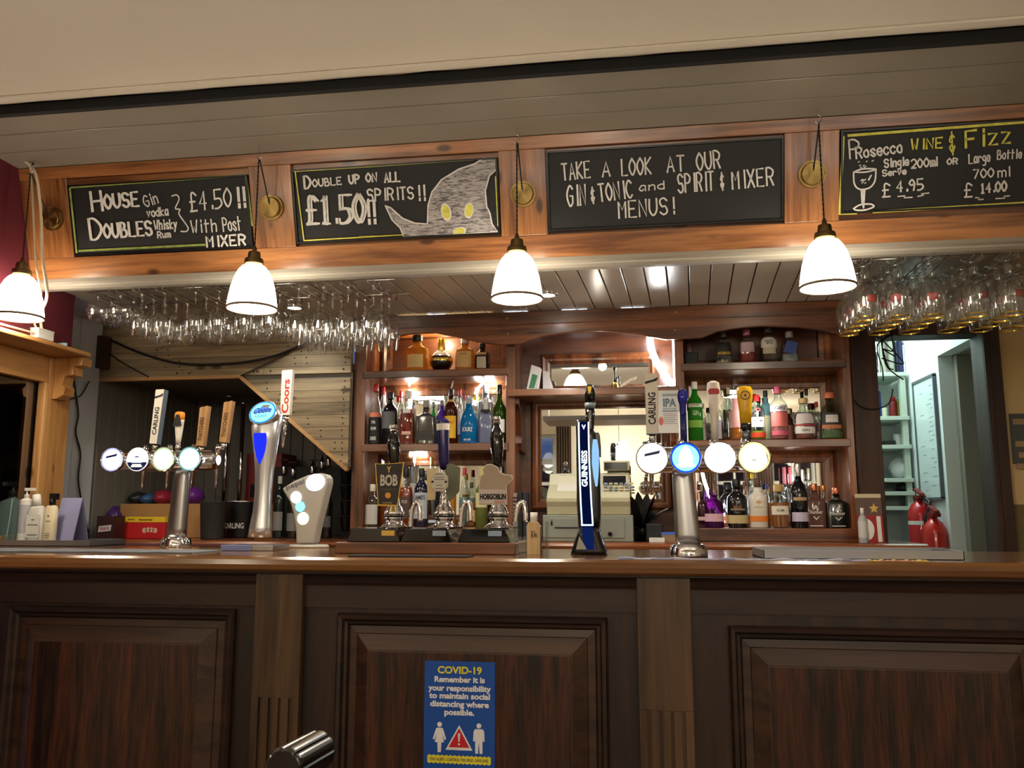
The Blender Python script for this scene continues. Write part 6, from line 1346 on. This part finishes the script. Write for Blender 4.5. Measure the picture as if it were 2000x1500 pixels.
def paper(px0, px1, py0, py1, Yp, m, lab, cat='leaflet', th=.002, lean=0., name='leaflet', zbase=None):
    a, b = at(px0, py1, Yp), at(px1, py0, Yp); z0 = a.z if zbase is None else zbase
    t = thing(name, lab, cat, ((a.x + b.x) / 2, Yp, z0), rot=(-lean, 0, 0)); MB().box(-(b.x - a.x) / 2, 0, 0, (b.x - a.x) / 2, th, b.z - z0).build('sheet', m, t); return t, b.x - a.x, b.z - z0
# IPA sheet fixed to the stile
t, w, h = paper(1286, 1325, 762, 846, 3.705, M('sheet_white', (212, 210, 206), .7), 'white printed ale notice taped beside the right bottle bay', 'notice', name='notice')
TEAL = M('print_teal', (86, 120, 132), .6)
txt('IPA', t, TEAL, (.006, -.001, h * .71), w=w * .62, h=h * .20, bold=.04); flat([(-w * .28, h * .86), (w * .42, h * .86), (w * .42, h * .92), (-w * .28, h * .92)], -.0003, 'heading', M('print_grey', (150, 160, 164), .6), t)
txt('NOW IN CASK', t, TEAL, (.006, -.001, h * .565), w=w * .66, h=h * .04, bold=.03); flat([(-w * .28, h * .50), (w * .42, h * .50), (w * .42, h * .525), (-w * .28, h * .525)], -.0003, 'rule', TEAL, t)
for i in range(6): flat([(-w * .24, h * (.44 - .045 * i)), (w * (.30 + .08 * (i % 2)), h * (.44 - .045 * i)), (w * (.30 + .08 * (i % 2)), h * (.455 - .045 * i)), (-w * .24, h * (.455 - .045 * i))], -.0003, 'text_line', M('print_grey2', (150, 146, 148), .6), t)
flat(disc_poly(-w * .36, h * .28, w * .11, h * .10), -.0003, 'red_motif', M('print_red', (196, 96, 90), .6), t)
# centre shelf: menu holders, bells, plate
zc = ZCN + .0005
mh = thing('menu_holder', 'leaning white menu holder with green print on the centre shelf', 'menu holder', (at(1047, 750, 3.80).x, 3.78, zc)); k = sc(at(1047, 750, 3.78))
MB().prism([(-.042, 0), (-.002, 0), (.022, .105), (-.018, .120)], 0, .004).prism([(.0, 0), (.012, 0), (.026, .10), (.022, .105)], -.0, .02).build('holder', M('menu_white', (224, 222, 216), .5), mh)
MB().prism([(-.032, .012), (-.006, .012), (.010, .070), (-.014, .078)], -.001, 0).build('green_print', M('menu_green', (60, 126, 84), .6), mh)
mh = thing('menu_holder', 'clear plastic menu holder behind the leaning white one', 'menu holder', (at(1064, 750, 3.80).x, 3.83, zc))
MB().prism([(-.012, 0), (.05, 0), (.034, .02), (.012, .095), (-.012, .10)], 0, .004).build('holder', M('menu_clear', (226, 226, 226), .15), mh)
for px, sz, lab, Yy in ((1201, 1.0, 'large brass hand bell with black handle on the centre shelf', 3.82), (1209, .7, 'smaller brass hand bell behind the large one', 3.90)):
    t = thing('hand_bell', lab, 'bell', (at(px, 750, Yy).x, Yy, zc)); s_ = sz
    MB().lathe([(.026 * s_, 0), (.024 * s_, .004), (.018 * s_, .018 * s_), (.013 * s_, .034 * s_), (.004 * s_, .040 * s_)], 24).build('bell', M('bell_brass', (206, 176, 92), .2, 1), t)
    MB().lathe([(.004 * s_, .038 * s_), (.006 * s_, .05 * s_), (.005 * s_, .085 * s_), (.008 * s_, .105 * s_), (.005 * s_, .112 * s_)], 16).build('handle', BLKG, t)
t = thing('dish', 'cream plate leaning back on the centre shelf beside the bells', 'plate', (at(1231, 752, 3.84).x, 3.84, zc + .022), rot=(0, -.62, .5))
MB().lathe([(.002, 0), (.03, .001), (.046, .007), (.047, .009), (.03, .004), (.002, .003)], 28, M4=Matrix.Translation((0, 0, .012))).build('dish', M('plate_cream', (206, 196, 172), .4), t)
# plant, black boxes, card and spray by the right bay
rnd = random.Random(5)
pl = thing('artificial_plant', 'black jagged leafy plant between register and right beer font', 'plant', (at(1254, 985, 3.68).x, 3.78, ZB))
MB().lathe([(.030, 0), (.036, .05), (.034, .055)], 16).build('pot', BLK, pl)
for i in range(16):
    a = rnd.uniform(0, 2 * pi); L_ = rnd.uniform(.10, .19); up_ = rnd.uniform(.4, 1.0); dx, dy = cos(a), sin(a)
    pts = [Vector((dx * L_ * f * (1 - up_ * .6), dy * L_ * f * (1 - up_ * .6), .05 + L_ * 1.35 * up_ * f - .05 * f * f)) for f in (0, .3, .6, .85, 1.)]; w_ = [.004, .018, .022, .012, .001]; sd = Vector((-dy, dx, .3))
    vs = [p + sd * w for p, w in zip(pts, w_)] + [p - sd * w for p, w in zip(pts, w_)]
    MB().add(vs, [(j, j + 1, 6 + j, 5 + j) for j in range(4)], True).build('leaf', M('black_leaf', (14, 14, 18), .5), pl)
t = thing('card_terminal', 'black card terminal lying on the back counter right of the register', 'card terminal', (at(1262, 1040, 3.60).x, 3.63, ZB)); MB().box(0, 0, 0, .07, .09, .075).build('body', M('terminal_black', (22, 22, 24), .5), t, bevel=.006)
t = thing('note_block', 'small white note block on the back counter edge', 'paper', (at(1268, 1052, 3.56).x, 3.57, ZB)); MB().box(0, 0, 0, .062, .05, .018).build('paper', PAPER, t, bevel=.001)
t = thing('sticky_notes', 'blue and wood coloured box of sticky notes by the right beer font', 'stationery', (at(1292, 1040, 3.62).x, 3.63, ZB)); MB().box(0, 0, 0, .062, .05, .030).build('box', M('note_box_wood', (150, 120, 90), .5), t); MB().box(-.001, -.001, .030, .063, .05, .040).build('lid', M('note_blue', (70, 110, 210), .5), t)
t, w, h = paper(1677, 1722, 964, 1061, 3.66, M('card_brown', (96, 74, 66), .5), 'festive brown and red card leaning at the end of the right bay', 'card', name='greeting_card', zbase=ZB, lean=.10)
flat([(-w / 2, 0), (w / 2, 0), (w / 2, h * .56), (-w / 2, h * .56)], -.0003, 'red_panel', M('card_red', (160, 26, 36), .5), t, .0004); flat(disc_poly(-w * .15, h * .27, w * .30, h * .22), -.0008, 'white_disc', PAPER, t, .0003); flat([(w * .26, h * .02), (w * .42, h * .02), (w * .42, h * .54), (w * .26, h * .54)], -.0008, 'white_strip', PAPER, t, .0003)
star = [(w * .2 + w * (.2 if i % 2 == 0 else .09) * cos(pi / 2 + i * pi / 5), h * .70 + h * (.11 if i % 2 == 0 else .05) * sin(pi / 2 + i * pi / 5)) for i in range(10)]; flat(star, -.0006, 'gold_star', M('star_gold', (206, 170, 90), .4, .3), t, .0004); flat([(-w / 2, h * .92), (w / 2, h * .92), (w / 2, h), (-w / 2, h)], -.0006, 'cream_strip', M('strip_cream', (206, 190, 160), .5), t, .0003)
p = at(1687, 1055, 3.60); t = thing('spray_bottle', 'slim grey white spray bottle in front of the festive card', 'bottle', (p.x, 3.60, ZB)); H = at(1687, 992, 3.60).z - ZB
MB().lathe([(.017, 0), (.018, .004), (.018, H * .66), (.012, H * .76), (.007, H * .80)], 20).build('body', M('spray_grey', (170, 172, 178), .3), t); MB().cyl((0, 0, H * .79), (0, 0, H), .007).build('cap', WHITE, t); MB().lathe([(.0184, H * .16), (.0184, H * .62)], 20, cap=False).build('label_wrap', M('label_pale', (206, 204, 202), .5), t)
# ---- alcove: boxes, buckets, pipes, bottles
def bxp(name, px0, px1, pt, Yb, d, mat, lab, cat='box', zb=ZB):
    a, b = at(px0, 1030, Yb), at(px1, 1030, Yb); H = at((px0 + px1) / 2, pt, Yb).z - zb; t = thing(name, lab, cat, (a.x, Yb, zb + .0005)); MB().box(0, 0, 0, b.x - a.x, d, H).build('carton', mat, t, bevel=.002); return t, b.x - a.x, H
t, w, h = bxp('sweet_box', 224, 322, 1010, 3.74, .13, M('box_red', (190, 36, 40), .45), 'red sweet box with yellow band on the alcove counter')
MB().box(-.001, -.0012, h * .76, w + .001, .131, h + .001).build('yellow_band', M('box_yellow', (226, 190, 40), .5), t); txt('daily', t, M('band_print', (90, 50, 30), .5), (w * .33, -.002, h * .88), w=w * .15, h=h * .10, bold=.03); txt('Remember', t, M('band_print', (90, 50, 30), .5), (w * .62, -.002, h * .88), w=w * .28, h=h * .10, bold=.03)
mb = MB()
for i in range(4): mb.prism(disc_poly(w * (.60 + .07 * i), h * (.42 - .03 * abs(i - 1.5)), w * .045, h * .12, 16, 0, .5), -.0012, -.0006)
mb.build('pale_motif', M('box_motif', (220, 170, 150), .5), t)['kind'] = 'stuff'
t, w, h = bxp('snack_box', 188, 221, 1008, 3.62, .09, M('box_brown', (56, 26, 24), .45), 'dark brown snack box with pale badge left of the red box'); flat([(w * .12, h * .3), (w * .86, h * .36), (w * .9, h * .62), (w * .16, h * .56)], -.0003, 'pale_badge', M('badge_pale', (206, 196, 200), .5), t, .0005); txt('SNACK', t, M('badge_print', (150, 40, 50), .5), (w * .51, -.0012, h * .46), w=w * .55, h=h * .13, bold=.02)
bag('snack_packet', (at(206, 1000, 4.0).x, 4.03, ZB + h + .002), .045, .04, .065, M('purple_foil', (60, 34, 88), .3), 'crumpled purple foil snack packet on the brown snack box', 'packet', seed=21) if False else None
t, w, h = bxp('cardboard_box', 232, 394, 984, 3.89, .26, M('cardboard', (166, 124, 76), .8), 'open cardboard box behind the red sweet box')
zt2 = ZB + h + .001
for px, rx, rz, col, lab, s_ in ((270, .045, .06, (40, 40, 42), 'black snack bag heaped on the cardboard box, leftmost', 31), (292, .04, .05, (60, 96, 140), 'blue snack bag heaped on the cardboard box', 32), (318, .045, .07, (150, 40, 60), 'red snack bag heaped on the cardboard box', 33), (376, .05, .085, (104, 40, 130), 'purple snack bag heaped on the cardboard box, rightmost', 34)):
    bag('snack_bag', (at(px, 1000, 3.99).x, 3.99, zt2), rx, .07, rz, M('foil_%d' % col[0], col, .3), lab, 'snack bag', seed=s_)
bag('snack_packet', (-2.485, 3.79, ZB + .0005), .045, .045, .15, M('purple_foil', (66, 36, 96), .3), 'crumpled purple foil packet behind the brown snack box', 'packet', seed=21)
def bucket(px, w, pt, Yb, mat, lab):
    X = at(px, 1000, Yb).x; k = sc((X, Yb, ZB)); r = w * k / 2; H = at(px, pt, Yb).z - ZB; t = thing('ice_bucket', lab, 'bucket', (X, Yb, ZB + .0005))
    MB().lathe([(r * .82, 0), (r * .84, .004), (r, H - .006), (r * 1.03, H - .004), (r * 1.03, H), (r * .96, H), (r * .9, H * .9), (r * .78, .01)], 32).build('pail', mat, t); return t, r, H
t, r, H = bucket(416, 50, 979, 3.76, M('bucket_dark', (48, 48, 46), .6), 'plain dark grey bucket left of the lettered black bucket')
t, r, H = bucket(470, 66, 979, 3.95, M('bucket_black', (16, 16, 18), .35), 'black ice bucket with white lettering in the alcove')
txt('CARLING', t, WHITE, (0, -r * .93, H * .33), w=r * 1.25, h=H * .15, cyl=r * .93, bold=.01); MB().lathe([(r * 1.035, H - .006), (r * 1.045, H - .003), (r * 1.035, H)], 32, cap=False).build('steel_rim', STEEL, t)
for px, pt, lab in ((436, 776, 'tall shiny beer cooling pipe in the alcove, left of the pair'), (466, 790, 'tall shiny beer cooling pipe in the alcove, right of the pair')):
    X = at(px, 1000, 4.25).x; k = sc((X, 4.25, ZB)); t = thing('pipe', lab, 'pipe', (X, 4.25, ZB)); H = at(px, pt, 4.25).z - ZB
    MB().cyl((0, 0, .0), (0, 0, H), 4.2 * k).build('tube', CHROME, t); MB().cyl((0, 0, H), (0, 0, H + .012), 6 * k).cyl((0, 0, 0), (0, 0, .012), 8 * k).build('collar', CHROME, t)
t, w, h = bxp('coffee_machine', 476, 545, 886, 4.32, .2, M('machine_red', (120, 26, 28), .5), 'dark red machine with orange base behind the silver beer column', 'machine')
MB().box(.004, -.004, .0, w - .004, .0, h * .38).build('orange_base', M('machine_orange', (150, 96, 40), .5), t); MB().box(.03, -.006, h * .46, w * .6, 0, h * .62).build('dark_recess', BLK, t)
rowb = [(546, 22, 930, 'std', ('o', 20, 30, 30), (206, 204, 200)), (573, 22, 936, 'std', ('o', 30, 26, 24), (60, 60, 60)), (640, 20, 945, 'std', ('o', 18, 20, 22), (40, 40, 40))]
for i, (px, w, pt, sh, b_, lc) in enumerate(rowb):
    bottle(px, w, pt, ZB, sh, b_, ('p', 190, 190, 186) if i == 0 else ('p',) + K_, ['dark mixer bottle with pale cap behind the silver beer column', 'dark bottle with faint label left of the soft drink dispenser', 'dark bottle right of the soft drink dispenser'][i], [(.12, .42, .8, (120, 118, 116))] if i < 2 else [(.2, .4, .8, (90, 90, 92))], Y=3.92)
# inverted optic bottles on a dark rack
orx = thing('optic_rack', 'dark rack of measures holding upturned bottles beneath the diagonal planks', 'rack', (at(600, 1000, 4.3).x, 4.33, ZB))
MB().box(-.20, -.012, 0, .30, .01, .36).build('back_board', M('optic_black', (20, 20, 20), .6), orx)
for i, (px, py) in enumerate(((548, 915), (566, 920), (604, 915), (623, 905), (636, 900))):
    p = at(px, py, 4.26); t = thing('optic', 'small chrome spirit measure with black top under the diagonal planks', 'optic', (p.x, 4.305, p.z), group='spirit measures in the alcove')
    MB().lathe([(.010, -.03), (.013, -.02), (.014, .01), (.007, .03)], 16).build('measure', CHROME, t); MB().box(-.026, -.012, .045, .026, .012, .05).cyl((0, 0, .03), (0, 0, .046), .005).build('holder', BLK, t)
for i in range(5):
    p = at(662, 905 + i * 28, 3.9); t = thing('stacked_cup', 'black plastic tumbler in the dark stack beside the left bottle bay', 'cup', (p.x, 4.0, ZB + .33 - .075 * i), group='stack of black tumblers')
    MB().lathe([(.020, 0), (.022, .004), (.030, .068), (.031, .071), (.028, .070), (.020, .008)], 20).build('tumbler', BLK, t)
# ================================================================ ADDED FITTINGS FOR THE FILL LIGHTS OUT OF VIEW
for i, ux in enumerate((-1.7, -.3, 1.2)):
    t = thing('fill_uplight', 'long pale trough added under an unseen upward fill light', 'light', (ux, .75, 1.99), group='troughs added under the fill lights')  # trough put in only to house the upward fill
    MB().prism([(-.27, .02), (-.24, -.015), (.24, -.015), (.27, .02), (.26, .022), (.23, -.005), (-.23, -.005), (-.26, .022)], -.48, .48, 'yz').build('trough', M('fill_trough_white', (206, 204, 198), .5), t)
    for x in (-.46, .46): MB().cyl((x, 0, -.01), (x, 0, .56), .004).build('rod', STEEL, t)
OPAL = glass('fill_globe_glass', (255, 250, 240), .06, .2)
for x, y, z in ((-2.1, -.6, 1.95), (-2.1, .7, 1.95), (-.25, -2.7, 1.95), (1.55, -2.8, 2.1)):
    t = thing('fill_globe', 'clear globe lamp added round an unseen wall fill light', 'lamp', (x, y, z), group='globes added round the wall fill lights')  # globe put in only to house a wall fill
    MB().lathe([(.10 * sin(a) + 1e-4, -.10 * cos(a)) for a in [pi * (.0 + .93 * i / 16) for i in range(17)]], 24, cap=False).build('globe', OPAL, t)
    MB().cyl((0, 0, .09), (0, 0, .12), .03).cyl((0, 0, .12), (0, 0, 2.55 - z), .004).build('cord_and_cap', DBRASS, t)
    MB().lathe([(.004, -.03), (.02, -.01), (.02, .02), (.01, .05)], 12).build('bulb', emis('lit_bulb', (255, 240, 214), 14.), t)
